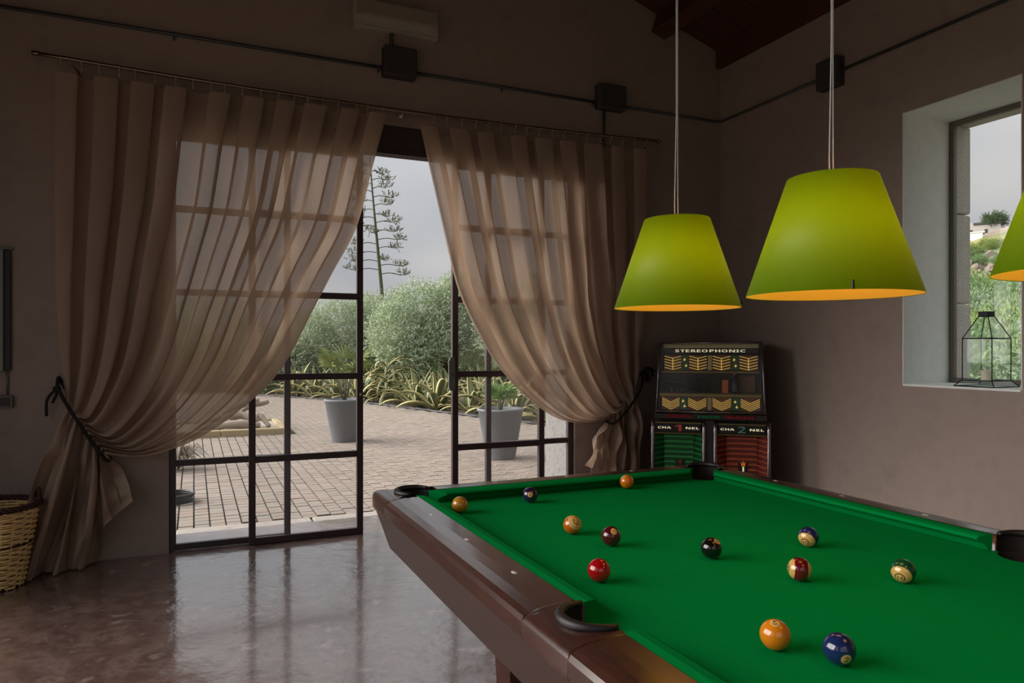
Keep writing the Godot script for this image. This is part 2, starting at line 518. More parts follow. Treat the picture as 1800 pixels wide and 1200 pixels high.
func room() -> void:
	var st := mb(FLAT)
	span(st, Vector3(-2.0, -0.3, -0.5), Vector3(5.1, 0.0, 7.2))
	struct(st, "floor", mats.polished_floor, "polished red-brown concrete floor with cloudy trowel marks")
	st = mb(FLAT)
	slab(st, PackedVector2Array([Vector2(-2.0, -0.3), Vector2(-0.15, -0.3), Vector2(-0.15, 2.995), Vector2(2.885, 2.995), Vector2(2.885, -0.3), Vector2(5.1, -0.3), Vector2(5.1, 3.83), Vector2(4.4, 4.06), Vector2(-2.0, 6.17)]), -0.5, 0.0)
	var wall := struct(st, "wall_back", mats.wall_paint, "brown plastered gable wall around the glazed doors")
	# the outdoor face and the deep reveals of the doorway are bare grey render
	st = mb(FLAT)
	span(st, Vector3(2.872, -0.05, -0.51), Vector3(2.90, 2.98, -0.075))
	span(st, Vector3(-0.165, -0.05, -0.51), Vector3(-0.137, 2.98, -0.075))
	obj(st, "render_reveal", mats.outer_render, wall)
	# right wall: plastered inner leaf with the window opening
	st = mb(FLAT)
	var z0 := 1.845
	var z1 := 2.612
	span(st, Vector3(4.4, -0.3, 0.0), Vector3(4.88, 4.06, z0))
	span(st, Vector3(4.4, -0.3, z1), Vector3(4.88, 4.06, 7.0))
	span(st, Vector3(4.4, -0.3, z0), Vector3(4.88, 1.097, z1))
	span(st, Vector3(4.4, 2.94, z0), Vector3(4.88, 4.06, z1))
	struct(st, "wall_right", mats.wall_paint, "brown plastered side wall with a deep window opening")
	# left wall, out of the picture: the wide glazed opening is added to light the room from this side
	st = mb(FLAT)
	span(st, Vector3(-2.0, -0.3, 0.0), Vector3(-1.6, 6.2, 0.7))
	span(st, Vector3(-2.0, -0.3, 6.3), Vector3(-1.6, 6.2, 7.2))
	span(st, Vector3(-2.0, 2.995, 0.7), Vector3(-1.6, 6.2, 6.3))
	struct(st, "wall_left", mats.wall_paint, "brown plastered wall with an added wide glazed opening facing the pool table")
	for k in 4:  # unseen panels glazing the added side opening
		var d := Node3D.new()
		d.name = "door_%d" % (k + 1)
		add_child(d)
		tag(d, "steel-framed glass door panel added for daylight in the wall facing the table's long side", "door", "added glazed side doors", "structure")
		d.position = Vector3(-1.72, 0, 0.7 + 1.4 * (k + 1))
		d.rotation.y = PI / 2
		frame_panel(d, 0.002, 1.398, 0.004, 2.99, -0.02, 0.02, [0.582, 1.145, 1.718, 2.272])
	st = mb(FLAT)
	slab(st, PackedVector2Array([Vector2(-2.0, -0.3), Vector2(-1.5, -0.3), Vector2(-1.5, 2.995), Vector2(1.5, 2.995), Vector2(1.5, -0.3), Vector2(4.88, -0.3), Vector2(4.88, 3.9), Vector2(4.4, 4.06), Vector2(-2.0, 6.17)]), 7.0, 7.4)
	struct(st, "wall_front", mats.wall_paint, "brown plastered wall at the near end of the room")
	for k in 3:  # unseen end opening and its doors, added to brighten back wall and curtains
		var d := Node3D.new()
		d.name = "door_%d" % (k + 5)
		add_child(d)
		tag(d, "steel-framed glass door panel added for daylight in the wall at the near end", "door", "added glazed end doors", "structure")
		d.position = Vector3(-1.5 + 1.0 * k, 0, 7.12)
		frame_panel(d, 0.002, 0.998, 0.004, 2.99, -0.02, 0.02, [0.582, 1.145, 1.718, 2.272])
	# roof: two slabs, boards under the slope in view, purlins
	st = mb(FLAT)
	slab(st, PackedVector2Array([Vector2(-2.3, roof_y(-2.3)), Vector2(5.4, roof_y(5.4)), Vector2(5.4, roof_y(5.4) + 0.25), Vector2(-2.3, roof_y(-2.3) + 0.25)]), -0.7, 7.5)
	var top := struct(st, "ceiling", mats.dark_timber, "dark stained timber ceiling following the roof slope")
	var slope := Vector3(-1, 0.33, 0).normalized()
	var nrm := Vector3(-0.33, -1, 0).normalized()
	var bt := Transform3D(Basis(slope, -nrm, slope.cross(-nrm)), Vector3.ZERO)
	var bm := mb(FLAT)
	box(bm, Vector3.ZERO, Vector3(6.28, 0.02, 0.135), 0.004)
	bm.generate_normals()
	var board := bm.commit()
	for k in 49:
		var o := inst(board, "board", mats.dark_timber, top)
		o.transform = Transform3D(bt.basis, Vector3(4.4, 4.05, 0) + slope * 3.15 + nrm * (0.011 + 0.0015 * (k % 3)) + Vector3(0, 0, 0.075 + k * 0.142))
	for q in [0.66, 1.9, 3.14, 4.38, 5.62]:
		var pm := mb(FLAT)
		box(pm, Vector3(q, -0.105, 3.5), Vector3(0.15, 0.17, 7.0), 0.006, Transform3D(Basis(slope, -nrm, Vector3(0, 0, 1)), Vector3(4.4, 4.05, 0)))
		obj(pm, "purlin", mats.dark_timber, top)
	st = mb(FLAT)
	span(st, Vector3(4.345, 3.89, 0.0), Vector3(4.4, 4.06, 7.0), 0.004)
	obj(st, "wall_plate", mats.dark_timber, top)

func frame_panel(parent: Node3D, x0: float, x1: float, y0: float, y1: float, z0: float, z1: float, bars: Array, w := 0.042) -> void:
	for x in [[x0, x0 + w], [x1 - w, x1]]:
		var st := mb(FLAT)
		span(st, Vector3(x[0], y0, z0), Vector3(x[1], y1, z1), 0.002)
		obj(st, "stile", mats.steel_frame, parent)
	var ys := [y0] + bars + [y1]
	for k in ys.size():
		var st := mb(FLAT)
		var lo: float = ys[k] - w * 0.5
		if k == 0: lo = y0
		if k == ys.size() - 1: lo = y1 - w
		span(st, Vector3(x0 + w, lo, z0 + 0.003), Vector3(x1 - w, lo + w, z1 - 0.003), 0.002)
		obj(st, "glazing_bar" if k > 0 and k < ys.size() - 1 else "rail", mats.steel_frame, parent)
	for k in ys.size() - 1:
		var lo: float = ys[k] + (w if k == 0 else w * 0.5)
		var hi: float = ys[k + 1] - (w if k == ys.size() - 2 else w * 0.5)
		var st := mb(FLAT)
		span(st, Vector3(x0 + w, lo, (z0 + z1) * 0.5 - 0.002), Vector3(x1 - w, hi, (z0 + z1) * 0.5 + 0.002))
		obj(st, "pane", mats.pane_glass, parent)

func glazed_doors() -> void:
	var bars := [0.582, 1.145, 1.718, 2.272]
	var a := thing("fixed_glazed_panel", "fixed steel-framed glass panel left of the open doorway, at the tied-back wide curtain", "glass panel", Vector3(-0.15, 0.0, 0))
	frame_panel(a, 0.0, 0.772, 0.004, 2.77, -0.062, -0.022, bars)
	a = thing("sliding_glass_door", "sliding steel-framed glass door leaf without a handle plate, left of the open gap", "door", Vector3(0.342, 0.0, 0))
	frame_panel(a, 0.0, 0.780, 0.002, 2.77, -0.012, 0.028, bars, 0.044)
	var st := mb(FLAT)
	span(st, Vector3(0.752, 1.0, 0.028), Vector3(0.766, 1.02, 0.033), 0.002)
	obj(st, "lock_keep", mats.nickel, a)
	a = thing("sliding_glass_door", "sliding steel-framed glass door leaf with a flat handle plate on its edge", "door", Vector3(1.806, 0.0, 0))
	frame_panel(a, 0.0, 0.785, 0.002, 2.77, -0.012, 0.028, bars, 0.047)
	st = mb(FLAT)
	slab(st, PackedVector2Array([Vector2(-0.034, 1.05), Vector2(-0.022, 1.02), Vector2(0.012, 1.02), Vector2(0.016, 1.05), Vector2(0.016, 1.24), Vector2(0.010, 1.275), Vector2(-0.020, 1.275), Vector2(-0.034, 1.245)]), 0.0282, 0.040)
	var h := obj(st, "handle_plate", mats.channel_steel, a)
	st = mb(FLAT)
	span(st, Vector3(-0.006, 1.13, 0.040), Vector3(0.002, 1.155, 0.042))
	obj(st, "keyhole", mats.pocket_rubber, h)
	a = thing("fixed_glazed_panel", "fixed steel-framed glass panel behind the narrower curtain, beside the grey reveal", "glass panel", Vector3(2.105, 0.0, 0))
	frame_panel(a, 0.0, 0.772, 0.004, 2.77, -0.062, -0.022, bars)
	# head box with the sliding tracks
	a = Node3D.new()
	a.name = "trim_1"
	add_child(a)
	a.position = Vector3(-0.145, 2.775, 0)
	tag(a, "dark steel casing with sliding tracks above the glazed doors", "door casing", "", "structure")
	st = mb(FLAT)
	span(st, Vector3(0, 0.045, -0.09), Vector3(3.025, 0.214, -0.004), 0.003)
	obj(st, "casing", mats.steel_head, a)
	for k in 3:
		st = mb(FLAT)
		span(st, Vector3(0, 0.002 + k * 0.001, -0.085 + k * 0.036), Vector3(3.025, 0.044, -0.062 + k * 0.036), 0.002)
		obj(st, "track", mats.steel_frame, a)
	# stone threshold under and outside the doors
	a = thing("threshold", "pale worn stone threshold slab outside the glazed doors", "threshold", Vector3(-0.13, -0.06, -0.78))
	for k in 3:
		st = mb(FLAT)
		span(st, Vector3(0.01 + k * 1.0, 0, 0), Vector3(0.99 + k * 1.0, 0.03, 0.268), 0.006)
		obj(st, "slab", mats.threshold_stone, a)
	st = mb(FLAT)
	span(st, Vector3(0.0, 0.0, 0.282), Vector3(3.0, 0.055, 0.68), 0.006)
	obj(st, "sill_slab", mats.threshold_stone, a)

func side_window() -> void:
	var z0 := 1.845
	var z1 := 2.612
	var w := Node3D.new()
	w.name = "window_1"
	add_child(w)
	tag(w, "small deep-set window with white reveals in the side wall", "window", "", "structure")
	var lin := 0.006
	for a in [[Vector3(4.398, 1.097, z0), Vector3(4.876, 2.94, z0 + lin)], [Vector3(4.398, 1.097, z1 - lin), Vector3(4.876, 2.94, z1)], [Vector3(4.398, 2.94 - lin, z0 + lin), Vector3(4.876, 2.94, z1 - lin)], [Vector3(4.392, 1.09, z0 + lin), Vector3(4.876, 1.104, z1 - lin)]]:
		var st := mb(FLAT)
		span(st, a[0], a[1])
		obj(st, "sill" if a[0].y == 1.09 else "reveal", mats.white_plaster, w)
	var f0 := z0 + lin
	var f1 := z1 - lin
	var b := 0.035
	for a in [[Vector3(4.86, 1.104, f0), Vector3(4.90, 2.934, f0 + b)], [Vector3(4.86, 1.104, f1 - b), Vector3(4.90, 2.934, f1)], [Vector3(4.86, 2.934 - b, f0 + b), Vector3(4.90, 2.934, f1 - b)], [Vector3(4.86, 1.104, f0 + b), Vector3(4.90, 1.104 + b, f1 - b)]]:
		var st := mb(FLAT)
		span(st, a[0], a[1], 0.004)
		obj(st, "frame", mats.window_steel, w)
	var st := mb(FLAT)
	span(st, Vector3(4.878, 1.104 + b, f0 + b), Vector3(4.882, 2.934 - b, f1 - b))
	obj(st, "pane", mats.pane_glass, w)
	# outer leaf of dressed stone, seen beyond the pane
	st = mb(FLAT)
	span(st, Vector3(4.905, -0.4, 2.80), Vector3(5.1, 3.7, 7.4))
	span(st, Vector3(4.905, -0.4, 0.0), Vector3(5.1, 3.7, 1.60))
	span(st, Vector3(4.905, -0.4, 1.60), Vector3(5.1, 1.02, 2.80))
	span(st, Vector3(4.905, 3.25, 1.60), Vector3(5.1, 3.7, 2.80))
	var outer := struct(st, "wall_outer", mats.jamb_stone, "outer leaf of pale dressed stone around the side window")
	var ys := [1.02, 1.66, 2.30, 2.93]
	for k in 3:
		for side in 2:
			st = mb(FLAT)
			var a := Vector3(4.91 , ys[k] + 0.004, 1.60) if side == 0 else Vector3(4.91, ys[k] + 0.004, z1 + 0.005)
			var c := Vector3(5.095 + 0.008 * (k % 2), ys[k + 1] - 0.004, z0 + 0.006 + 0.006 * ((k + 1) % 2)) if side == 0 else Vector3(5.1, ys[k + 1] - 0.004, 2.80)
			span(st, a, c, 0.012)
			obj(st, "jamb_stone", mats.jamb_stone, outer)
	st = mb(FLAT)
	span(st, Vector3(4.91, 2.925, 1.62), Vector3(5.10, 3.25, 2.79), 0.012)
	obj(st, "lintel_stone", mats.jamb_stone, outer)
	st = mb(FLAT)
	span(st, Vector3(4.91, 1.0, z0), Vector3(5.16, 1.095, z1), 0.01)
	obj(st, "sill_stone", mats.jamb_stone, outer)

# ------------------------------------------------------------------ the pool table
# table axes: x across, z along, centre of the bed at the origin, y from the floor
const RAIL := 0.82
const BED := 0.775
const WX := 0.67       # half width between the wooden rails
const WZ := 1.335      # half length between the wooden rails
const RW := 0.125      # width of a wooden rail

func rail_profile() -> Array:   # (distance outwards from the cloth line, height)
	return [Vector2(0, BED - 0.02), Vector2(0, RAIL - 0.003), Vector2(0.003, RAIL), Vector2(0.05, RAIL), Vector2(0.082, RAIL - 0.003), Vector2(0.106, RAIL - 0.009), Vector2(0.119, RAIL - 0.016), Vector2(RW, RAIL - 0.026), Vector2(RW, RAIL - 0.058), Vector2(RW - 0.012, RAIL - 0.062)]

func rail_height(d: float) -> float:
	var p := rail_profile()
	for k in range(1, p.size() - 3):
		if d <= p[k + 1].x: return lerpf(p[k].y, p[k + 1].y, clampf((d - p[k].x) / maxf(p[k + 1].x - p[k].x, 1e-5), 0, 1))
	return RAIL - 0.026

func sweep_rail(st: SurfaceTool, a: Vector3, b: Vector3, out: Vector3) -> void:
	var p := rail_profile()
	var mid := (a + b) * 0.5 + out * 0.06 + Vector3(0, RAIL - 0.03, 0)
	for k in p.size():
		var q: Vector2 = p[k]
		var r: Vector2 = p[(k + 1) % p.size()]
		var qa := a + out * q.x + Vector3(0, q.y, 0); var qb := b + out * q.x + Vector3(0, q.y, 0)
		var ra := a + out * r.x + Vector3(0, r.y, 0); var rb := b + out * r.x + Vector3(0, r.y, 0)
		dquad(st, qa, qb, rb, ra, (qa + rb) * 0.5 - mid)
	for e in [a, b]:
		for k in range(1, p.size() - 1):
			var v0: Vector3 = Vector3(0, p[0].y, 0) + out * p[0].x
			dtri(st, e + v0, e + out * p[k].x + Vector3(0, p[k].y, 0), e + out * p[k + 1].x + Vector3(0, p[k + 1].y, 0), e - mid)

func cushion(st: SurfaceTool, a: Vector3, b: Vector3, inw: Vector3, ta: float, tb: float) -> void:
	# outline of the rubber under cloth: (distance inwards, height)
	var p := [Vector2(0, RAIL - 0.001), Vector2(0.02, RAIL), Vector2(0.042, RAIL - 0.003), Vector2(0.0495, RAIL - 0.007), Vector2(0.051, RAIL - 0.011), Vector2(0.048, RAIL - 0.015), Vector2(0.030, RAIL - 0.026), Vector2(0.018, BED + 0.001), Vector2(0, BED + 0.001)]
	var along := (b - a).normalized()
	var mid := (a + b) * 0.5 + inw * 0.02 + Vector3(0, RAIL - 0.02, 0)
	var pa := []
	var pb := []
	for q in p:
		pa.append(a + inw * q.x + along * (q.x * ta) + Vector3(0, q.y, 0))
		pb.append(b + inw * q.x - along * (q.x * tb) + Vector3(0, q.y, 0))
	for k in p.size():
		var j := (k + 1) % p.size()
		dquad(st, pa[k], pb[k], pb[j], pa[j], (pa[k] + pb[j]) * 0.5 - mid)
	for k in range(1, p.size() - 1):
		dtri(st, pa[0], pa[k], pa[k + 1], -along)
		dtri(st, pb[0], pb[k], pb[k + 1], along)

# a pocket plate: from the pocket's rim (circle) out to the rail's outer edge
func pocket_plate(c: Vector2, r: float, f0: float, f1: float, corner: bool) -> SurfaceTool:
	var st := mb(0)
	var n := 28
	var m := 9
	var ox := WX + RW
	var oz := WZ + RW
	var cols := []
	var turns := []
	for i in n + 1: turns.append(lerpf(f0, f1, float(i) / n))
	for q in ([Vector2(ox, WZ - 0.10), Vector2(WX - 0.10, oz)] if corner else [Vector2(ox, c.y + 0.098), Vector2(ox, c.y - 0.098)]):
		var f := atan2(q.y - c.y, q.x - c.x)
		if f > f0 and f < f1:
			for e in [-0.0005, 0.0, 0.0005]: turns.append(f + e)
	turns.sort()
	n = turns.size() - 1
	for f in turns:
		var d := Vector2(cos(f), sin(f))
		# run out to the outer edge
		var far := 1e9
		if d.x > 1e-4: far = minf(far, (ox - c.x) / d.x)
		if corner and d.y > 1e-4: far = minf(far, (oz - c.y) / d.y)
		if not corner and absf(d.y) > 1e-4: far = minf(far, 0.098 / absf(d.y))
		if corner:
			if c.y + d.y * far < WZ - 0.10: far = minf(far, (c.y - (WZ - 0.10)) / maxf(-d.y, 1e-4))
			if c.x + d.x * far < WX - 0.10: far = minf(far, (c.x - (WX - 0.10)) / maxf(-d.x, 1e-4))
			# round the outer corner
			var hit := c + d * far
			var cc := Vector2(ox - 0.045, oz - 0.045)
			if hit.x > cc.x and hit.y > cc.y:
				var bq := d.dot(c - cc)
				far = -bq + sqrt(maxf(bq * bq - (c - cc).length_squared() + 0.045 * 0.045, 0.0))
		var col := []
		for k in m + 1:
			var t := float(k) / m
			var p := c + d * lerpf(r, far, t)
			var e := ox - p.x
			if corner: e = minf(e, oz - p.y)
			col.append(Vector3(p.x, rail_height(RW - e) + 0.0006, p.y))
		cols.append(col)
	for i in n:
		for k in m:
			dquad(st, cols[i][k], cols[i + 1][k], cols[i + 1][k + 1], cols[i][k + 1], Vector3.UP)
	for i in n:
		var dn := Vector3(0, -0.062, 0)
		st.set_smooth_group(FLAT)
		dquad(st, cols[i][m], cols[i + 1][m], Vector3(cols[i + 1][m].x, RAIL - 0.062, cols[i + 1][m].z), Vector3(cols[i][m].x, RAIL - 0.062, cols[i][m].z), cols[i][m] - Vector3(c.x, RAIL, c.y))
		dquad(st, cols[i][0], cols[i + 1][0], cols[i + 1][0] + dn, cols[i][0] + dn, Vector3(c.x, RAIL, c.y) - cols[i][0])
	st.set_smooth_group(FLAT)
	for i in [0, n]:
		for k in m:
			var p0: Vector3 = cols[i][k]; var p1: Vector3 = cols[i][k + 1]
			dquad(st, p0, p1, Vector3(p1.x, RAIL - 0.06, p1.z), Vector3(p0.x, RAIL - 0.06, p0.z), Vector3(p0.z - p1.z, 0, p1.x - p0.x) * (-1.0 if i == 0 else 1.0))
	return st

func pool_table() -> void:
	var t := thing("pool_table", "dark wooden pool table with a bright green cloth and black-rimmed pockets", "pool table", Vector3(1.40, 0, 3.985))
	var r := 0.064
	var pc := [Vector2(WX - 0.012, WZ - 0.012), Vector2(WX + 0.012, 0.0)]
	# bed cloth with the pocket mouths cut out
	var poly := PackedVector2Array([Vector2(-WX, -WZ), Vector2(WX, -WZ), Vector2(WX, WZ), Vector2(-WX, WZ)])
	var spots := []
	for sx in [-1, 1]:
		for sz in [-1, 0, 1]:
			spots.append([Vector2(pc[0].x * sx, pc[0].y * sz) if sz != 0 else Vector2(pc[1].x * sx, 0), sx, sz])
	for s in spots:
		var cut := PackedVector2Array()
		for k in 24: cut.append(s[0] + Vector2(cos(TAU * k / 24), sin(TAU * k / 24)) * (r + 0.002))
		poly = Geometry2D.clip_polygons(poly, cut)[0]
	var st := mb(FLAT)
	prism(st, poly, BED - 0.03, BED)
	obj(st, "bed_cloth", mats.green_cloth, t)
	# rails, cushions and sights
	var gap := 0.098
	var segs := []
	for s in [-1.0, 1.0]:
		segs.append([Vector3(WX * s, 0, -WZ + 0.10), Vector3(WX * s, 0, -gap), Vector3(s, 0, 0)])
		segs.append([Vector3(WX * s, 0, gap), Vector3(WX * s, 0, WZ - 0.10), Vector3(s, 0, 0)])
		segs.append([Vector3(-WX + 0.10, 0, WZ * s), Vector3(WX - 0.10, 0, WZ * s), Vector3(0, 0, s)])
	for g in segs:
		st = mb(FLAT)
		sweep_rail(st, g[0] + (g[1] - g[0]).normalized() * 0.001, g[1] - (g[1] - g[0]).normalized() * 0.001, g[2])
		var rail := obj(st, "rail", mats.table_wood, t)
		var along: Vector3 = (g[1] - g[0]).normalized()
		var a: Vector3 = g[0]
		var b: Vector3 = g[1]
		var ea := 0.034 if (absf(a.z) > 0.5 or g[2].z != 0) else -0.022
		var eb := 0.034 if (absf(b.z) > 0.5 or g[2].z != 0) else -0.022
		if g[2].z != 0: ea = -0.034; eb = -0.034
		else:
			ea = -0.034 if absf(a.z) > 0.5 else -0.022
			eb = -0.034 if absf(b.z) > 0.5 else -0.022
		st = mb(FLAT)
		cushion(st, a + along * ea, b - along * eb, -g[2], 1.1 if absf(a.z) > 0.5 else 0.35, 1.1 if absf(b.z) > 0.5 else 0.35)
		obj(st, "cushion", mats.green_cloth, t)
		for k in [1, 2, 3]:
			var at: Vector3
			if g[2].z != 0: at = Vector3(-0.3175 * 2 + 0.3175 * k, 0, WZ * g[2].z)
			else: at = Vector3(WX * g[2].x, 0, signf(a.z + b.z) * 0.3175 * k)
			at += g[2] * 0.042 + Vector3(0, RAIL, 0)
			var sg := mb(0)
			lathe(sg, [Vector2(0.011, 0.0), Vector2(0.010, 0.0006), Vector2(0.0, 0.0008)], 14, Transform3D(Basis.from_scale(Vector3(0.6, 1, 1) if g[2].z == 0 else Vector3(1, 1, 0.6)), at))
			obj(sg, "sight", mats.sight_pearl, rail)
	# pocket plates, rims and wells
	for s in spots:
		var c: Vector2 = s[0]
		var flip := Transform3D(Basis.from_scale(Vector3(s[1], 1, s[2] if s[2] != 0 else 1)), Vector3.ZERO)
		var plate: SurfaceTool
		if s[2] != 0: plate = pocket_plate(pc[0], r + 0.008, deg_to_rad(-48), deg_to_rad(138), true)
		else: plate = pocket_plate(pc[1], r + 0.008, deg_to_rad(-104), deg_to_rad(104), false)
		plate.generate_normals()
		var src := plate.commit()
		var sm := SurfaceTool.new()
		sm.begin(Mesh.PRIMITIVE_TRIANGLES)
		var arr := src.surface_get_arrays(0)
		var vs: PackedVector3Array = arr[Mesh.ARRAY_VERTEX]
		var ids: PackedInt32Array = arr[Mesh.ARRAY_INDEX] if arr[Mesh.ARRAY_INDEX] != null else PackedInt32Array(range(vs.size()))
		var odd: bool = flip.basis.determinant() < 0
		for k in range(0, ids.size(), 3):
			for j in ([0, 2, 1] if odd else [0, 1, 2]): sm.add_vertex(flip * vs[ids[k + j]])
		var pl := obj(sm, "pocket_plate", mats.table_wood, t)
		var pn := Node3D.new()
		pn.name = "pocket"
		t.add_child(pn, true)
		pn.position = Vector3(c.x, 0, c.y)
		var fa := deg_to_rad(-58.0) if s[2] != 0 else deg_to_rad(-98.0)
		var fb := deg_to_rad(148.0) if s[2] != 0 else deg_to_rad(98.0)
		var path := []
		for k in 25:
			var f := lerpf(fa, fb, k / 24.0)
			path.append(flip.basis * Vector3(cos(f) * (r + 0.004), RAIL + 0.004, sin(f) * (r + 0.004)))
		var rad := []
		for k in 25: rad.append(0.0055 + 0.0055 * sin(PI * clampf((k + 1) / 26.0, 0, 1)))
		st = mb(0)
		tube(st, path, rad, 8)
		obj(st, "rim", mats.pocket_rubber, pn)
		# leather back of the pocket, standing on the outer half only, and the bag below the bed
		st = mb(0)
		for k in 24:
			var q0: Vector3 = path[k] * Vector3(0.985, 0, 0.985)
			var q1: Vector3 = path[k + 1] * Vector3(0.985, 0, 0.985)
			dquad(st, q0 + Vector3(0, RAIL + 0.006, 0), q1 + Vector3(0, RAIL + 0.006, 0), q1 + Vector3(0, 0.70, 0), q0 + Vector3(0, 0.70, 0), -q0)
		obj(st, "liner", mats.pocket_leather, pn)
		st = mb(0)
		lathe(st, [Vector2(0.0, 0.62), Vector2(0.04, 0.625), Vector2(r, 0.66), Vector2(r + 0.001, BED - 0.004), Vector2(r - 0.003, BED - 0.004), Vector2(r - 0.004, 0.665), Vector2(0.038, 0.63), Vector2(0.0, 0.626)], 24)
		obj(st, "bag", mats.pocket_leather, pn)
	# apron: four boards leaning inwards, then the frame and legs
	var ox := WX + RW - 0.012
	var oz := WZ + RW - 0.012
	var bx := WX + RW - 0.055
	var bz := WZ + RW - 0.085
	var y0 := 0.61
	var y1 := RAIL - 0.058
	for s in [-1.0, 1.0]:
		st = mb(FLAT)
		hexa(st, [Vector3(bx * s, y0, -bz), Vector3((bx - 0.03) * s, y0, -bz + 0.03), Vector3((bx - 0.03) * s, y0, bz - 0.03), Vector3(bx * s, y0, bz)], [Vector3(ox * s, y1, -oz), Vector3((ox - 0.03) * s, y1, -oz + 0.03), Vector3((ox - 0.03) * s, y1, oz - 0.03), Vector3(ox * s, y1, oz)])
		obj(st, "apron_board", mats.table_apron, t)
		st = mb(FLAT)
		hexa(st, [Vector3(-bx, y0, bz * s), Vector3(-bx + 0.03, y0, (bz - 0.03) * s), Vector3(bx - 0.03, y0, (bz - 0.03) * s), Vector3(bx, y0, bz * s)], [Vector3(-ox, y1, oz * s), Vector3(-ox + 0.03, y1, (oz - 0.03) * s), Vector3(ox - 0.03, y1, (oz - 0.03) * s), Vector3(ox, y1, oz * s)])
		obj(st, "apron_board", mats.table_apron, t)
	st = mb(FLAT)
	span(st, Vector3(-bx + 0.04, 0.60, -bz + 0.04), Vector3(bx - 0.04, 0.618, bz - 0.04), 0.004)
	obj(st, "underframe", mats.table_apron, t)
	for sx in [-1.0, 1.0]:
		for sz in [-1.0, 1.0]:
			st = mb(FLAT)
			var lx: float = 0.40 * sx
			var lz: float = 0.97 * sz
			var a := 0.075
			var b := 0.05
			hexa(st, [Vector3(lx - b, 0, lz - b), Vector3(lx + b, 0, lz - b), Vector3(lx + b, 0, lz + b), Vector3(lx - b, 0, lz + b)], [Vector3(lx - a, 0.60, lz - a), Vector3(lx + a, 0.60, lz - a), Vector3(lx + a, 0.60, lz + a), Vector3(lx - a, 0.60, lz + a)])
			obj(st, "leg", mats.table_wood, t)

const DIGITS := {"0": "01110100011000110001100011000101110", "1": "00100011000010000100001000010001110", "2": "01110100010000100010001000100011111", "3": "01110100010000100110000011000101110", "4": "00010001100101010010111110001000010", "5": "11111100001111000001000011000101110", "6": "01110100001111010001100011000101110", "7": "11111000010001000100010000100001000", "8": "01110100011000101110100011000101110", "9": "01110100011000101111000010000101110"}

# the whole ball laid out as a disc round the number: radius grows with the angle from it
func ball_skin(number: int, col: Color, stripe: bool) -> ImageTexture:
	var s := 256
	var im := Image.create(s, s, false, Image.FORMAT_RGBA8)
	var cream := c8(206, 166, 96)
	var ink := c8(30, 22, 18)
	for y in s:
		for x in s:
			var a := Vector2(x - 127.5, y - 127.5).length() / 128.0 * 180.0
			var c := col
			if stripe: c = cream if (a < 58 or a > 122) else col
			if a < 20: c = cream
			if a > 20 and a < 24 and stripe: c = ink
			im.set_pixel(x, y, c)
	var txt := str(number)
	var w := txt.length() * 6 - 1
	var k := 2
	for i in txt.length():
		var bits: String = DIGITS[txt[i]]
		for j in 35:
			if bits[j] == "1":
				var px := 128 - w * k / 2 + (i * 6 + j % 5) * k
				var py := 128 - 7 * k / 2 + (j / 5) * k
				im.fill_rect(Rect2i(px, py, k, k), ink)
	return ImageTexture.create_from_image(im)

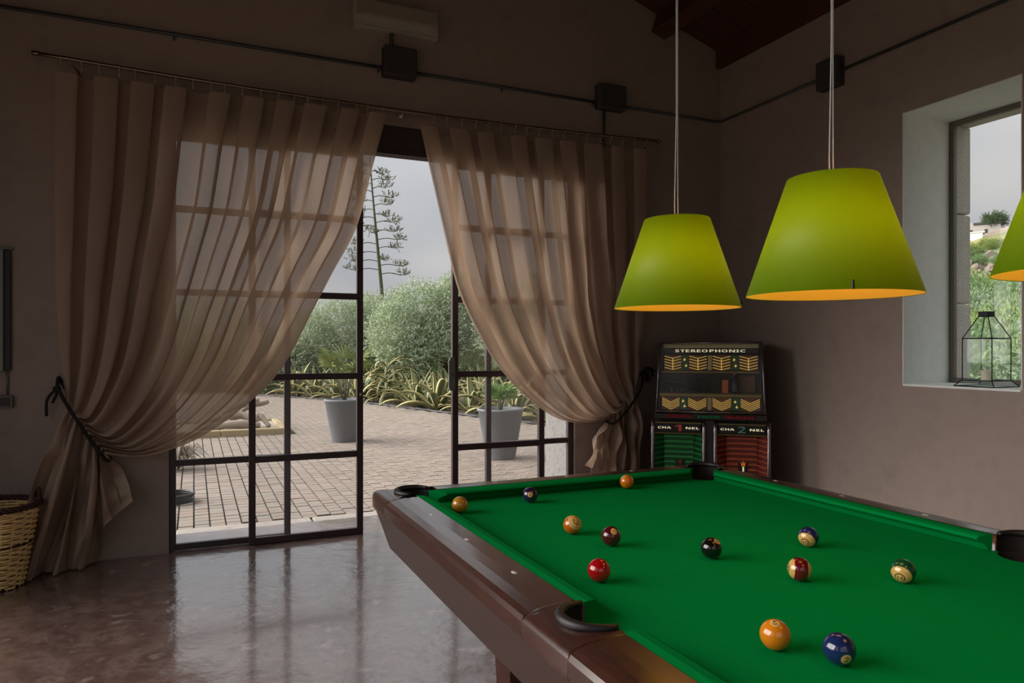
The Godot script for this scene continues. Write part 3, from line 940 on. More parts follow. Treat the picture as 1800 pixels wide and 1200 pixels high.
func balls() -> void:
	var n := 28
	var m := 20
	var rad := 0.0286
	var v := PackedVector3Array()
	var uv := PackedVector2Array()
	var ix := PackedInt32Array()
	for i in m + 1:
		var th := PI * i / m
		for j in n + 1:
			var f := TAU * j / n
			v.append(Vector3(sin(th) * cos(f), cos(th), sin(th) * sin(f)))
			uv.append(Vector2(0.5, 0.5) + Vector2(cos(f), sin(f)) * (float(i) / m) * 0.5)
	for i in m:
		for j in n:
			var a := i * (n + 1) + j
			for k in [a, a + n + 2, a + 1, a, a + n + 1, a + n + 2]: ix.append(k)
	var big := PackedVector3Array()
	for p in v: big.append(p * rad)
	var arr := []
	arr.resize(Mesh.ARRAY_MAX)
	arr[Mesh.ARRAY_VERTEX] = big
	arr[Mesh.ARRAY_NORMAL] = v
	arr[Mesh.ARRAY_TEX_UV] = uv
	arr[Mesh.ARRAY_INDEX] = ix
	var mesh := ArrayMesh.new()
	mesh.add_surface_from_arrays(Mesh.PRIMITIVE_TRIANGLES, arr)
	# x, z, number, colour, stripe, direction in which the number looks, label
	var list := [
		[0.843, 2.862, 1, c8(176, 124, 40), false, Vector3(-0.2, -0.9, -0.4), "plain yellow pool ball against the cushion by the corner pocket near the doors"],
		[1.137, 2.811, 4, c8(36, 26, 62), false, Vector3(-0.42, 0.23, 0.88), "dark purple pool ball with a gold number disc close to the far cushion"],
		[1.609, 2.735, 5, c8(206, 112, 20), false, Vector3(-0.64, 0.76, 0.1), "orange pool ball touching the far cushion by the jukebox end"],
		[1.064, 3.267, 13, c8(192, 96, 22), true, Vector3(0.12, 0.59, 0.8), "orange striped pool ball with number thirteen showing on cream"],
		[1.102, 3.429, 7, c8(74, 14, 24), false, Vector3(-0.11, 0.67, 0.74), "plain maroon pool ball with a gold number disc"],
		[0.906, 3.689, 3, c8(158, 12, 20), false, Vector3(0.3, -0.8, -0.5), "plain bright red pool ball near the side pocket"],
		[1.285, 3.646, 8, c8(16, 14, 16), false, Vector3(0.24, 0.78, 0.57), "plain black pool ball in the middle of the cloth"],
		[1.361, 3.882, 15, c8(98, 14, 26), true, Vector3(-0.82, 0.06, -0.57), "maroon striped pool ball with the band standing upright"],
		[1.618, 3.666, 10, c8(24, 38, 92), true, Vector3(-0.84, -0.41, 0.36), "blue striped pool ball with a cream cap"],
		[1.582, 3.995, 14, c8(14, 70, 44), true, Vector3(-0.86, -0.4, 0.32), "green striped pool ball, dark band over a cream cap"],
		[1.008, 4.164, 5, c8(212, 124, 22), false, Vector3(-0.25, 0.94, 0.25), "amber pool ball next to the plain blue ball"],
		[1.066, 4.260, 2, c8(26, 38, 84), false, Vector3(-0.36, -0.29, 0.89), "plain dark blue pool ball next to the amber ball"],
	]
	for b in list:
		var mt := mat("ball_%d" % mats.size(), Color.WHITE, 0.12)
		mt.albedo_texture = ball_skin(b[2], b[3], b[4])
		mt.clearcoat_enabled = true
		mt.clearcoat = 0.8
		mt.clearcoat_roughness = 0.04
		var o := inst(mesh, "pool_ball", mt, self, Vector3(b[0], BED + rad, b[1]))
		var d: Vector3 = b[5].normalized()
		# look from the camera side: the number's own up stays up
		var zz := (Vector3.UP - d * d.y).normalized()
		var xx := d.cross(-zz)
		o.basis = Basis(xx, d, -zz)
		tag(o, b[6], "pool ball", "pool balls on the green cloth")

# ------------------------------------------------------------------ pendant lamps
func pendants() -> void:
	var zs := [3.315, 3.927, 4.54]
	var names := ["lime green cone pendant lamp over the far end of the pool table", "lime green cone pendant lamp hanging in the middle of the row", "lime green cone pendant lamp in front of the window, third of the row"]
	for k in 3:
		var t := thing("pendant_lamp", names[k], "pendant lamp", Vector3(1.42, 1.475, zs[k]), 0.0, "lime pendant lamps over the pool table")
		var st := mb(0)
		for q in [[Vector2(0.1992, 0.0), Vector2(0.200, 0.0)], [Vector2(0.200, 0.0), Vector2(0.104, 0.2845)], [Vector2(0.104, 0.2845), Vector2(0.1032, 0.2845)]]:
			lathe(st, q, 72)
		var shade := obj(st, "shade", mats.lime_shade, t)
		st = mb(0)
		lathe(st, [Vector2(0.1028, 0.2835), Vector2(0.1984, 0.001)], 72)
		obj(st, "lining", mats.shade_lining, shade)
		st = mb(FLAT)
		var f: float = [0.62, 2.2, 1.0][k]
		box(st, Vector3(cos(f) * 0.199, 0.010, sin(f) * 0.199), Vector3(0.005, 0.02, 0.005), 0.001)
		obj(st, "clip", mats.pocket_rubber, shade)
		st = mb(0)
		lathe(st, [Vector2(0.0, 0.232), Vector2(0.018, 0.230), Vector2(0.02, 0.17), Vector2(0.016, 0.165), Vector2(0.0, 0.165)], 20)
		obj(st, "socket", mats.lamp_metal, t)
		st = mb(0)
		for q in 3:
			var a := TAU * q / 3.0 + 0.4
			tube(st, [Vector3(0.016 * cos(a), 0.225, 0.016 * sin(a)), Vector3(0.1025 * cos(a), 0.278, 0.1025 * sin(a))], 0.0016, 6)
		obj(st, "spider", mats.lamp_metal, t)
		st = mb(0)
		var bp := []
		for i in 13:
			var a := -PI * 0.5 + PI * i / 12.0
			bp.append(Vector2(maxf(cos(a), 0.0) * (0.03 if i < 7 else 0.03), 0.125 + sin(a) * (0.032 if i < 7 else 0.042)))
		lathe(st, bp, 20)
		obj(st, "bulb", mats.warm_bulb, t)
		st = mb(0)
		tube(st, [Vector3(-0.006, 0.23, 0), Vector3(-0.009, 0.33, 0), Vector3(-0.002, 0.62, 0), Vector3(-0.003, 3.525, 0)], 0.0017, 6)
		tube(st, [Vector3(0.006, 0.23, 0), Vector3(0.004, 0.33, 0), Vector3(0.003, 0.62, 0), Vector3(0.003, 3.525, 0)], 0.0017, 6)
		obj(st, "flex", mats.clear_flex, t)
		var l := OmniLight3D.new()
		l.name = "bulb_light"
		t.add_child(l, true)
		l.position = Vector3(0, 0.125, 0)
		l.light_color = Color(1.0, 0.78, 0.46)
		l.light_energy = 0.044
		l.light_size = 0.03
		l.omni_range = 14.0
		l.omni_attenuation = 2.0
		l.shadow_enabled = true

# ------------------------------------------------------------------ curtains
# threads run from the rod to the tie cord and on to the hem; s = 0 at the outer edge, 1 at the leading edge
func drape_mesh(outer: Array, lead: Array, hem: Array, hem_s: Array, rings: int, sd: int, z_rod: float) -> ArrayMesh:
	var n := FastNoiseLite.new()
	n.seed = sd
	n.frequency = 1.0
	n.fractal_octaves = 2
	var nc := rings * 14
	var nd := 64
	var nt := 34
	var rows := []
	for i in nd + nt + 1:
		var row := []
		var down := minf(float(i) / nd, 1.0)
		var tail := maxf(float(i - nd) / nt, 0.0)
		var o: Vector2 = catmull(outer, down)
		var l: Vector2 = catmull(lead, down)
		for j in nc + 1:
			var s := float(j) / nc
			var sw := clampf(s + 0.25 * n.get_noise_2d(s * 5.0, 3.0) / rings * 3.0 * (1.0 - absf(2.0 * s - 1.0)), 0.0, 1.0)
			var th := PI * rings * sw
			var over := lerpf(2.2, 1.5, smoothstep(0.0, 0.9, down)) + 0.5 * n.get_noise_2d(s * 14.0, down * 2.0)
			var se := clampf(s - over / (TAU * rings) * sin(2.0 * th), 0.0, 1.0)
			var deep := lerpf(0.040, 0.052, smoothstep(0.0, 0.5, down)) * lerpf(1.0, 0.55, smoothstep(0.6, 1.0, down))
			deep *= 0.75 + 0.6 * absf(n.get_noise_2d(s * 9.0, down * 1.5 + 7.0))
			var zz := z_rod + deep * sin(th) + 0.045 * n.get_noise_2d(s * 5.0 + 20.0, down * 2.2) * smoothstep(0.05, 0.5, down) + 0.05 * sin(PI * down) * s + 0.011 * sin(th * 2.6 + 4.0 * n.get_noise_2d(s * 8.0, 60.0)) * smoothstep(0.3, 0.75, down) * (0.4 + 0.6 * s)
			var p := o.lerp(l, se)
			# slack: threads in the middle hang a little lower before they turn in
			p.y -= 0.10 * sin(PI * se) * smoothstep(0.45, 0.85, down) * (1.0 - smoothstep(0.85, 1.0, down))
			var q := Vector3(p.x, p.y, zz)
			if tail > 0.0:
				# hem point for this thread
				var k := 0
				while k < hem_s.size() - 2 and se > hem_s[k + 1]: k += 1
				var u := clampf((se - hem_s[k]) / (hem_s[k + 1] - hem_s[k]), 0.0, 1.0)
				var h: Vector3 = hem[k].lerp(hem[k + 1], u)
				var grow := smoothstep(0.0, 0.35, tail)
				var bow := sin(PI * tail) * 0.04
				q = q.lerp(h, pow(tail, 1.12))
				q += Vector3(bow * n.get_noise_2d(s * 6.0, 11.0) * 2.0, 0, grow * (0.05 * sin(th * 0.5 + 0.8) + 0.04 * sin(th * 0.22) + 0.09 * n.get_noise_2d(s * 7.0, tail * 1.6 + 30.0)))
				q.y = maxf(q.y, 0.006)
				q.z = maxf(q.z, 0.012)
			row.append(q)
		rows.append(row)
	return sheet(rows)

func curtain_rings(parent: Node3D, x0: float, x1: float, n: int, z: float) -> void:
	var st := mb(0)
	var ring := []
	for k in 14: ring.append(Vector3(0, cos(TAU * k / 14) * 0.021, sin(TAU * k / 14) * 0.021))
	tube(st, ring, 0.0022, 5, true)
	st.generate_normals()
	var rm := st.commit()
	st = mb(FLAT)
	box(st, Vector3(0, -0.034, 0), Vector3(0.006, 0.022, 0.008), 0.0015)
	box(st, Vector3(0, -0.048, 0), Vector3(0.010, 0.010, 0.012), 0.002)
	st.generate_normals()
	var cm := st.commit()
	for k in n:
		var x := lerpf(x0, x1, (k + 0.15 + rng.randf_range(-0.12, 0.12)) / (n - 0.7))
		var o := inst(rm, "ring", mats.nickel, parent, Vector3(x, rod_y(x) - 0.009, z))
		inst(cm, "clip", mats.nickel, o)

func rod_y(x: float) -> float:
	var u := (x - 1.38) / 2.25
	return 3.072 + 0.042 * u * u

func curtains() -> void:
	var zr := 0.125
	# rod
	var t := thing("curtain_rod", "long thin brown metal curtain rod above the glazed doors", "curtain rod", Vector3(0, 0, 0))
	var st := mb(0)
	var path := []
	for k in 25:
		var x := lerpf(-0.865, 3.63, k / 24.0)
		path.append(Vector3(x, rod_y(x), zr))
	tube(st, path, 0.0115, 12)
	obj(st, "rod", mats.chrome_rod, t)
	for x in [-0.868, 3.632]:
		st = mb(0)
		tube(st, [Vector3(x - 0.018, rod_y(x), zr), Vector3(x + 0.018, rod_y(x), zr)], 0.0145, 12)
		obj(st, "end_cap", mats.chrome_rod, t)
	for x in [-0.70, 3.50]:
		st = mb(0)
		tube(st, [Vector3(x + 0.05, rod_y(x) - 0.055, 0.0), Vector3(x + 0.045, rod_y(x) - 0.05, 0.06), Vector3(x, rod_y(x) - 0.014, zr)], 0.006, 8)
		obj(st, "bracket", mats.chrome_rod, t)
	st = mb(0)
	tube(st, [Vector3(1.40, rod_y(1.4) - 0.005, 0.0), Vector3(1.40, rod_y(1.4) - 0.012, 0.09)], 0.006, 8)
	lathe(st, [Vector2(0, -0.02), Vector2(0.012, -0.016), Vector2(0.02, 0), Vector2(0.012, 0.016), Vector2(0, 0.02)], 16, Transform3D(Basis.IDENTITY, Vector3(1.40, rod_y(1.4) - 0.012, 0.035)))
	obj(st, "bracket_knob", mats.nickel, t)
	# wide curtain
	var c := thing("curtain", "wide brown sheer curtain tied back low beside the wicker basket", "curtain", Vector3.ZERO, 0.0, "tied-back sheer curtains")
	var lead := [Vector2(1.265, 3.026), Vector2(1.162, 2.648), Vector2(1.041, 2.194), Vector2(0.872, 1.866), Vector2(0.71, 1.547), Vector2(0.55, 1.236), Vector2(0.343, 1.0), Vector2(0.031, 0.77), Vector2(-0.265, 0.67), Vector2(-0.495, 0.69)]
	var outer := [Vector2(-0.765, 3.01), Vector2(-0.765, 2.66), Vector2(-0.765, 2.30), Vector2(-0.762, 2.0), Vector2(-0.758, 1.74), Vector2(-0.752, 1.52), Vector2(-0.745, 1.34), Vector2(-0.73, 1.19), Vector2(-0.715, 1.08), Vector2(-0.70, 1.0)]
	var hem := [Vector3(-1.0, 0.01, 0.16), Vector3(-0.86, 0.008, 0.27), Vector3(-0.72, 0.01, 0.20), Vector3(-0.55, 0.01, 0.09), Vector3(-0.50, 0.26, 0.20), Vector3(-0.345, 0.395, 0.21)]
	inst(drape_mesh(outer, lead, hem, [0.0, 0.25, 0.5, 0.78, 0.86, 1.0], 19, 5, zr), "fabric", mats.curtain_cloth, c)
	curtain_rings(c, -0.76, 1.262, 20, zr)
	# narrow curtain
	c = thing("curtain", "narrower brown sheer curtain tied back beside the jukebox", "curtain", Vector3.ZERO, 0.0, "tied-back sheer curtains")
	lead = [Vector2(1.519, 2.975), Vector2(1.60, 2.62), Vector2(1.695, 2.21), Vector2(1.80, 1.79), Vector2(1.92, 1.52), Vector2(2.105, 1.222), Vector2(2.345, 0.976), Vector2(2.645, 0.786), Vector2(2.931, 0.735), Vector2(3.14, 0.755)]
	outer = [Vector2(3.50, 3.02), Vector2(3.495, 2.66), Vector2(3.49, 2.30), Vector2(3.485, 2.0), Vector2(3.475, 1.74), Vector2(3.465, 1.52), Vector2(3.45, 1.34), Vector2(3.43, 1.19), Vector2(3.41, 1.07), Vector2(3.38, 0.96)]
	hem = [Vector3(3.37, 0.01, 0.10), Vector3(3.24, 0.01, 0.16), Vector3(3.04, 0.02, 0.12), Vector3(2.99, 0.36, 0.17), Vector3(2.845, 0.41, 0.20)]
	inst(drape_mesh(outer, lead, hem, [0.0, 0.4, 0.80, 0.88, 1.0], 17, 9, zr), "fabric", mats.curtain_cloth, c)
	curtain_rings(c, 3.50, 1.60, 18, zr)
	# tie cords: a loop round the gathered cloth, knotted at a hook on the wall
	var a := thing("tieback_cord", "black cord tying the wide curtain to a wall hook", "tieback", Vector3.ZERO, 0.0, "black curtain tie cords")
	cord(a, Vector3(-0.765, 1.165, 0.02), Vector3(-0.735, 1.085, 0.19), Vector3(-0.50, 0.672, 0.20), Vector3(-0.475, 0.66, 0.13), Vector3(-0.52, 0.70, 0.05), [Vector3(-0.775, 1.09, 0.06), Vector3(-0.82, 1.03, 0.05), Vector3(-0.825, 0.93, 0.04)], 0.011)
	a = thing("tieback_cord", "black cord tying the narrower curtain to a wall hook", "tieback", Vector3.ZERO, 0.0, "black curtain tie cords")
	cord(a, Vector3(3.55, 1.15, 0.02), Vector3(3.43, 1.01, 0.16), Vector3(3.16, 0.735, 0.19), Vector3(3.12, 0.735, 0.13), Vector3(3.17, 0.76, 0.05), [Vector3(3.545, 1.165, 0.05), Vector3(3.60, 1.17, 0.05), Vector3(3.635, 1.10, 0.04)], 0.010)

func cord(parent: Node3D, hook: Vector3, a: Vector3, b: Vector3, c: Vector3, d: Vector3, loose: Array, r: float) -> void:
	var st := mb(0)
	var mid := a.lerp(b, 0.5) + Vector3(0, -0.012, 0.02)
	tube(st, smooth_path([hook, a, mid, b, c, d, (d + hook) * 0.5 + Vector3(0, 0, -0.03), hook + Vector3(0, 0, 0.004)], 48), r, 8)
	obj(st, "loop", mats.black_cord, parent)
	st = mb(0)
	tube(st, smooth_path([hook + Vector3(0, -0.07, 0.06)] + loose, 20), r * 0.75, 8)
	tube(st, smooth_path([hook + Vector3(0.005, -0.07, 0.06), loose[0] + Vector3(0.02, 0.005, 0.02), loose[1] + Vector3(0.03, -0.02, 0.02)], 14), r * 0.75, 8)
	obj(st, "loose_ends", mats.black_cord, parent)
	st = mb(0)
	lathe(st, [Vector2(0, -0.024), Vector2(0.018, -0.016), Vector2(0.024, 0), Vector2(0.018, 0.016), Vector2(0, 0.024)], 14, Transform3D(Basis.IDENTITY, hook + Vector3(0, -0.07, 0.06)))
	obj(st, "knot", mats.black_cord, parent)
	st = mb(0)
	tube(st, [Vector3(hook.x, hook.y, 0.0), hook + Vector3(0, 0, 0.01), hook + Vector3(0, 0.016, 0.03)], 0.004, 6)
	obj(st, "hook", mats.nickel, parent)

# ------------------------------------------------------------------ jukebox
func text_part(s: String, parent: Node3D, m: Material, at: Vector3, width: float, height: float) -> void:
	var tm := TextMesh.new()
	var f := SystemFont.new()
	f.font_names = PackedStringArray(["Droid Sans"])
	f.font_weight = 700
	tm.font = f
	tm.text = s
	tm.font_size = 32
	tm.pixel_size = 0.001
	tm.depth = 0.004
	var b := tm.get_aabb()
	var am := ArrayMesh.new()
	am.add_surface_from_arrays(Mesh.PRIMITIVE_TRIANGLES, tm.get_mesh_arrays())
	var o := inst(am, "lettering", m, parent)
	o.scale = Vector3(width / b.size.x, height / b.size.y, 1)
	o.position = at - Vector3(b.get_center().x * o.scale.x, b.get_center().y * o.scale.y, 0)
	o.set_meta("label", "lettering reading " + s)

func chevron_card(parent: Node3D, x0: float, x1: float, y0: float, y1: float, z: float, ribs: int, drop: float) -> void:
	var st := mb(FLAT)
	span(st, Vector3(x0, y0, z - 0.006), Vector3(x1, y1, z))
	var card := obj(st, "title_card", mats.juke_card, parent)
	var mx := (x0 + x1) * 0.5
	var w := 0.0036
	for k in ribs:
		var y := lerpf(y1 - 0.006, y0 + drop + 0.006, float(k) / (ribs - 1)) if drop < 0.024 else y1 - 0.004 - 0.0145 * k
		st = mb(FLAT)
		slab(st, PackedVector2Array([Vector2(x0 + 0.002, y), Vector2(mx, y - drop), Vector2(x1 - 0.002, y), Vector2(x1 - 0.002, y - w), Vector2(mx, y - drop - w), Vector2(x0 + 0.002, y - w)]), z, z + 0.005)
		obj(st, "rib", mats.juke_rib, card)
	if drop < 0.024:
		st = mb(FLAT)
		span(st, Vector3(mx - 0.0025, y0 + 0.004, z), Vector3(mx + 0.0025, y1 - drop - 0.006, z + 0.0055))
		obj(st, "spine", mats.juke_rib, card)

func jukebox() -> void:
	var at := Vector3(3.691, 0, 0.713)
	var turn := deg_to_rad(-41.0)
	var j := thing("jukebox", "vintage jukebox with chevron title cards and two coloured grilles in the corner", "jukebox", at, turn)
	var st := mb(FLAT)
	span(st, Vector3(-0.45, 0.06, -0.52), Vector3(0.45, 0.775, -0.145), 0.01)
	span(st, Vector3(-0.42, 0.0, -0.50), Vector3(0.42, 0.06, -0.06), 0.006)
	span(st, Vector3(-0.033, 0.06, -0.15), Vector3(0.033, 0.775, -0.05), 0.004)
	obj(st, "cabinet", mats.juke_body, j)
	# upper housing: open box leaning back
	st = mb(FLAT)
	hexa(st, [Vector3(-0.425, 0.775, -0.50), Vector3(0.425, 0.775, -0.50), Vector3(0.425, 0.775, -0.26), Vector3(-0.425, 0.775, -0.26)], [Vector3(-0.40, 1.397, -0.46), Vector3(0.40, 1.397, -0.46), Vector3(0.40, 1.397, -0.30), Vector3(-0.40, 1.397, -0.30)])
	for s in [-1.0, 1.0]:
		hexa(st, [Vector3(0.425 * s, 0.775, -0.27), Vector3(0.405 * s, 0.775, -0.27), Vector3(0.405 * s, 0.775, -0.05), Vector3(0.425 * s, 0.775, -0.05)], [Vector3(0.40 * s, 1.385, -0.31), Vector3(0.38 * s, 1.385, -0.31), Vector3(0.38 * s, 1.385, -0.11), Vector3(0.40 * s, 1.385, -0.11)])
	span(st, Vector3(-0.40, 1.385, -0.32), Vector3(0.40, 1.397, -0.105), 0.003)
	obj(st, "housing", mats.juke_body, j)
	st = mb(0)
	for s in [-1.0, 1.0]:
		tube(st, [Vector3(0.415 * s, 0.835, -0.05), Vector3(0.392 * s, 1.385, -0.105)], 0.006, 8)
	tube(st, [Vector3(-0.392, 1.388, -0.105), Vector3(0.392, 1.388, -0.105)], 0.006, 8)
	tube(st, [Vector3(-0.418, 0.836, -0.048), Vector3(0.418, 0.836, -0.048)], 0.008, 8)
	obj(st, "trim", mats.juke_chrome, j)
	st = mb(FLAT)
	span(st, Vector3(-0.372, 1.345, -0.17), Vector3(0.372, 1.380, -0.15), 0.003)
	obj(st, "header_strip", mats.juke_cream, j)
	st = mb(FLAT)
	span(st, Vector3(-0.37, 1.304, -0.175), Vector3(0.37, 1.342, -0.155), 0.002)
	var sign := obj(st, "sign_bar", mats.juke_dark, j)
	text_part("STEREOPHONIC", sign, mats.juke_letters, Vector3(0.0, 1.323, -0.152), 0.545, 0.022)
	# title cards, two rows
	var spots := [[-0.36, -0.224], [-0.163, -0.023], [0.019, 0.159], [0.224, 0.366]]
	for r in 2:
		var y0: float = [1.166, 0.848][r]
		var y1: float = [1.288, 0.950][r]
		var z: float = [-0.16, -0.10][r]
		for q in spots: chevron_card(j, q[0] * (1.0 + 0.04 * r), q[1] * (1.0 + 0.04 * r), y0, y1, z, 5, [0.018, 0.035][r])
		for q in [[-0.22, -0.167], [0.163, 0.22]]:
			st = mb(FLAT)
			span(st, Vector3(q[0] * (1 + 0.04 * r), y0, z - 0.006), Vector3(q[1] * (1 + 0.04 * r), y1, z + 0.002), 0.001)
			var g := obj(st, "green_card", mats.juke_green, j)
			for k in 2:
				st = mb(FLAT)
				var cx: float = (q[0] + q[1]) * 0.5 * (1 + 0.04 * r) + 0.006 * (1 - 2 * k)
				var cy := lerpf(y0, y1, 0.3 + 0.4 * k)
				slab(st, PackedVector2Array([Vector2(cx - 0.012, cy), Vector2(cx - 0.003, cy + 0.005), Vector2(cx + 0.002, cy + 0.016), Vector2(cx + 0.005, cy + 0.003), Vector2(cx + 0.014, cy - 0.002), Vector2(cx + 0.003, cy - 0.005), Vector2(cx - 0.004, cy - 0.014), Vector2(cx - 0.004, cy - 0.004)]), z + 0.002, z + 0.005)
				obj(st, "star_motif", mats.juke_rib, g)
		st = mb(FLAT)
		span(st, Vector3(-0.017, y0, z - 0.006), Vector3(0.014, y1, z + 0.003), 0.001)
		obj(st, "divider", mats.juke_cream, j)
	st = mb(FLAT)
	span(st, Vector3(-0.378, 1.144, -0.20), Vector3(0.378, 1.160, -0.145), 0.003)
	obj(st, "upper_rail", mats.juke_gold, j)
	st = mb(FLAT)
	span(st, Vector3(-0.392, 0.956, -0.27), Vector3(0.392, 0.984, -0.085), 0.003)
	obj(st, "shelf", mats.juke_gold, j)
	# the record magazine: a row of thin discs in the dark
	for k in 26:
		st = mb(0)
		lathe(st, [Vector2(0, -0.001), Vector2(0.062, -0.001), Vector2(0.062, 0.001), Vector2(0, 0.001)], 18, Transform3D(Basis(Vector3(0, 0, 1), PI / 2), Vector3(-0.19 + k * 0.0125, 1.05, -0.20)))
		obj(st, "record", mats.juke_dark, j)
	st = mb(0)
	tube(st, [Vector3(-0.30, 0.985, -0.15), Vector3(-0.30, 1.03, -0.15)], 0.004, 8)
	tube(st, [Vector3(-0.325, 1.012, -0.15), Vector3(-0.275, 1.012, -0.15)], 0.005, 8)
	lathe(st, [Vector2(0, 0), Vector2(0.03, 0.0), Vector2(0.03, 0.006), Vector2(0, 0.008)], 16, Transform3D(Basis.IDENTITY, Vector3(-0.30, 0.985, -0.15)))
	obj(st, "tone_arm", mats.juke_chrome, j)
	st = mb(FLAT)
	hexa(st, [Vector3(-0.40, 0.85, -0.052), Vector3(0.40, 0.85, -0.052), Vector3(0.40, 0.85, -0.049), Vector3(-0.40, 0.85, -0.049)], [Vector3(-0.38, 1.38, -0.109), Vector3(0.38, 1.38, -0.109), Vector3(0.38, 1.38, -0.106), Vector3(-0.38, 1.38, -0.106)])
	obj(st, "display_glass", mats.juke_glass, j)
	# selector keys
	st = mb(FLAT)
	span(st, Vector3(-0.43, 0.778, -0.145), Vector3(0.43, 0.826, -0.03), 0.006)
	obj(st, "key_ledge", mats.juke_body, j)
	for g in [[-0.33, -0.135, mats.juke_red, 10], [-0.09, 0.08, mats.juke_emerald, 9], [0.12, 0.335, mats.juke_red, 11]]:
		for k in g[3]:
			var w: float = (g[1] - g[0]) / g[3]
			st = mb(FLAT)
			span(st, Vector3(g[0] + w * k + 0.0015, 0.793, -0.031), Vector3(g[0] + w * (k + 1) - 0.0015, 0.816, -0.012), 0.004)
			obj(st, "selector_key", g[2], j)
	# the two channels
	for c in 2:
		var x0: float = [-0.45, 0.035][c]
		var x1: float = [-0.035, 0.45][c]
		var hue: Material = [mats.juke_grille_green, mats.juke_grille_red][c]
		var lip: Material = [mats.juke_slat_green, mats.juke_slat_red][c]
		var mx := (x0 + x1) * 0.5
		st = mb(FLAT)
		span(st, Vector3(x0 + 0.03, 0.672, -0.06), Vector3(x1 - 0.03, 0.745, -0.048), 0.002)
		var plate := obj(st, "channel_plate", mats.juke_dark, j)
		st = mb(FLAT)
		span(st, Vector3(x0 + 0.025, 0.742, -0.062), Vector3(x1 - 0.025, 0.756, -0.038), 0.003)
		span(st, Vector3(x0 + 0.025, 0.660, -0.062), Vector3(x1 - 0.025, 0.672, -0.038), 0.003)
		obj(st, "plate_frame", mats.juke_gold, plate)
		text_part("CHA", plate, mats.juke_letters, Vector3(mx - 0.107, 0.708, -0.0475), 0.105, 0.017)
		text_part("NEL", plate, mats.juke_letters, Vector3(mx + 0.112, 0.708, -0.0475), 0.105, 0.017)
		text_part(["1", "2"][c], plate, [mats.juke_one, mats.juke_two][c], Vector3(mx, 0.708, -0.044), 0.055, 0.052)
		# concave grille: back, two wings and slats with small teeth
		st = mb(FLAT)
		dquad(st, Vector3(x0 + 0.09, 0.06, -0.14), Vector3(x1 - 0.09, 0.06, -0.14), Vector3(x1 - 0.09, 0.66, -0.14), Vector3(x0 + 0.09, 0.66, -0.14), Vector3(0, 0, 1))
		dquad(st, Vector3(x0 + 0.01, 0.06, -0.05), Vector3(x0 + 0.09, 0.06, -0.14), Vector3(x0 + 0.09, 0.66, -0.14), Vector3(x0 + 0.01, 0.66, -0.05), Vector3(1, 0, 1))
		dquad(st, Vector3(x1 - 0.01, 0.06, -0.05), Vector3(x1 - 0.09, 0.06, -0.14), Vector3(x1 - 0.09, 0.66, -0.14), Vector3(x1 - 0.01, 0.66, -0.05), Vector3(-1, 0, 1))
		var gr := obj(st, "grille", hue, j)
		for k in 14:
			st = mb(FLAT)
			var y := 0.635 - k * 0.041
			for q in 24:
				var xx := lerpf(x0 + 0.095, x1 - 0.095, (q + 0.5) / 24.0)
				box(st, Vector3(xx, y, -0.128), Vector3(0.008, 0.014, 0.014), 0.002)
			span(st, Vector3(x0 + 0.09, y - 0.010, -0.14), Vector3(x1 - 0.09, y - 0.004, -0.118), 0.001)
			for s in [-1.0, 1.0]:
				var ex: float = x0 if s < 0 else x1
				hexa(st, [Vector3(ex - s * 0.02, y - 0.018, -0.058), Vector3(ex - s * 0.09, y - 0.010, -0.136), Vector3(ex - s * 0.09, y - 0.010, -0.120), Vector3(ex - s * 0.02, y - 0.018, -0.044)], [Vector3(ex - s * 0.02, y - 0.012, -0.058), Vector3(ex - s * 0.09, y - 0.004, -0.136), Vector3(ex - s * 0.09, y - 0.004, -0.120), Vector3(ex - s * 0.02, y - 0.012, -0.044)])
			obj(st, "slat", lip, gr)
		for x in [x0 + 0.008, x1 - 0.008]:
			st = mb(0)
			tube(st, [Vector3(x, 0.06, -0.035), Vector3(x, 0.70, -0.035), Vector3(x, 0.765, -0.045)], 0.014, 12)
			obj(st, "chrome_post", mats.juke_chrome, j)
		# crown emblem on a stem
		st = mb(FLAT)
		var ex := mx + 0.012
		slab(st, PackedVector2Array([Vector2(ex - 0.014, 0.415), Vector2(ex - 0.02, 0.452), Vector2(ex - 0.009, 0.436), Vector2(ex, 0.458), Vector2(ex + 0.009, 0.436), Vector2(ex + 0.02, 0.452), Vector2(ex + 0.014, 0.415)]), -0.112, -0.104)
		var crown := obj(st, "crown_emblem", mats.juke_crown if c == 1 else mats.juke_card, gr)
		st = mb(FLAT)
		span(st, Vector3(mx - 0.025, 0.36, -0.118), Vector3(mx + 0.045, 0.442, -0.114), 0.001)
		obj(st, "emblem_plate", mats.juke_dark, gr)
		st = mb(FLAT)
		span(st, Vector3(ex - 0.006, 0.365, -0.113), Vector3(ex + 0.006, 0.410, -0.108), 0.001)
		obj(st, "emblem_stem", mats.juke_letters if c == 1 else mats.juke_card, gr)
	# things standing on the shelf behind the glass
	var base := Transform3D(Basis(Vector3.UP, turn), at)
	var b := thing("small_box", "small orange box standing inside the jukebox beside the dark bottle", "box", base * Vector3(0.118, 0.985, -0.14), turn)
	st = mb(FLAT)
	span(st, Vector3(-0.024, 0, -0.02), Vector3(0.024, 0.10, 0.02), 0.003)
	obj(st, "carton", mat("carton_orange", c8(190, 96, 50), 0.7), b)
	st = mb(FLAT)
	span(st, Vector3(-0.025, 0.10, -0.021), Vector3(0.025, 0.107, 0.021), 0.002)
	obj(st, "lid", mats.carton_orange, b)
	b = thing("bottle", "squat dark glass bottle inside the jukebox", "bottle", base * Vector3(0.19, 0.985, -0.155), turn)
	st = mb(0)
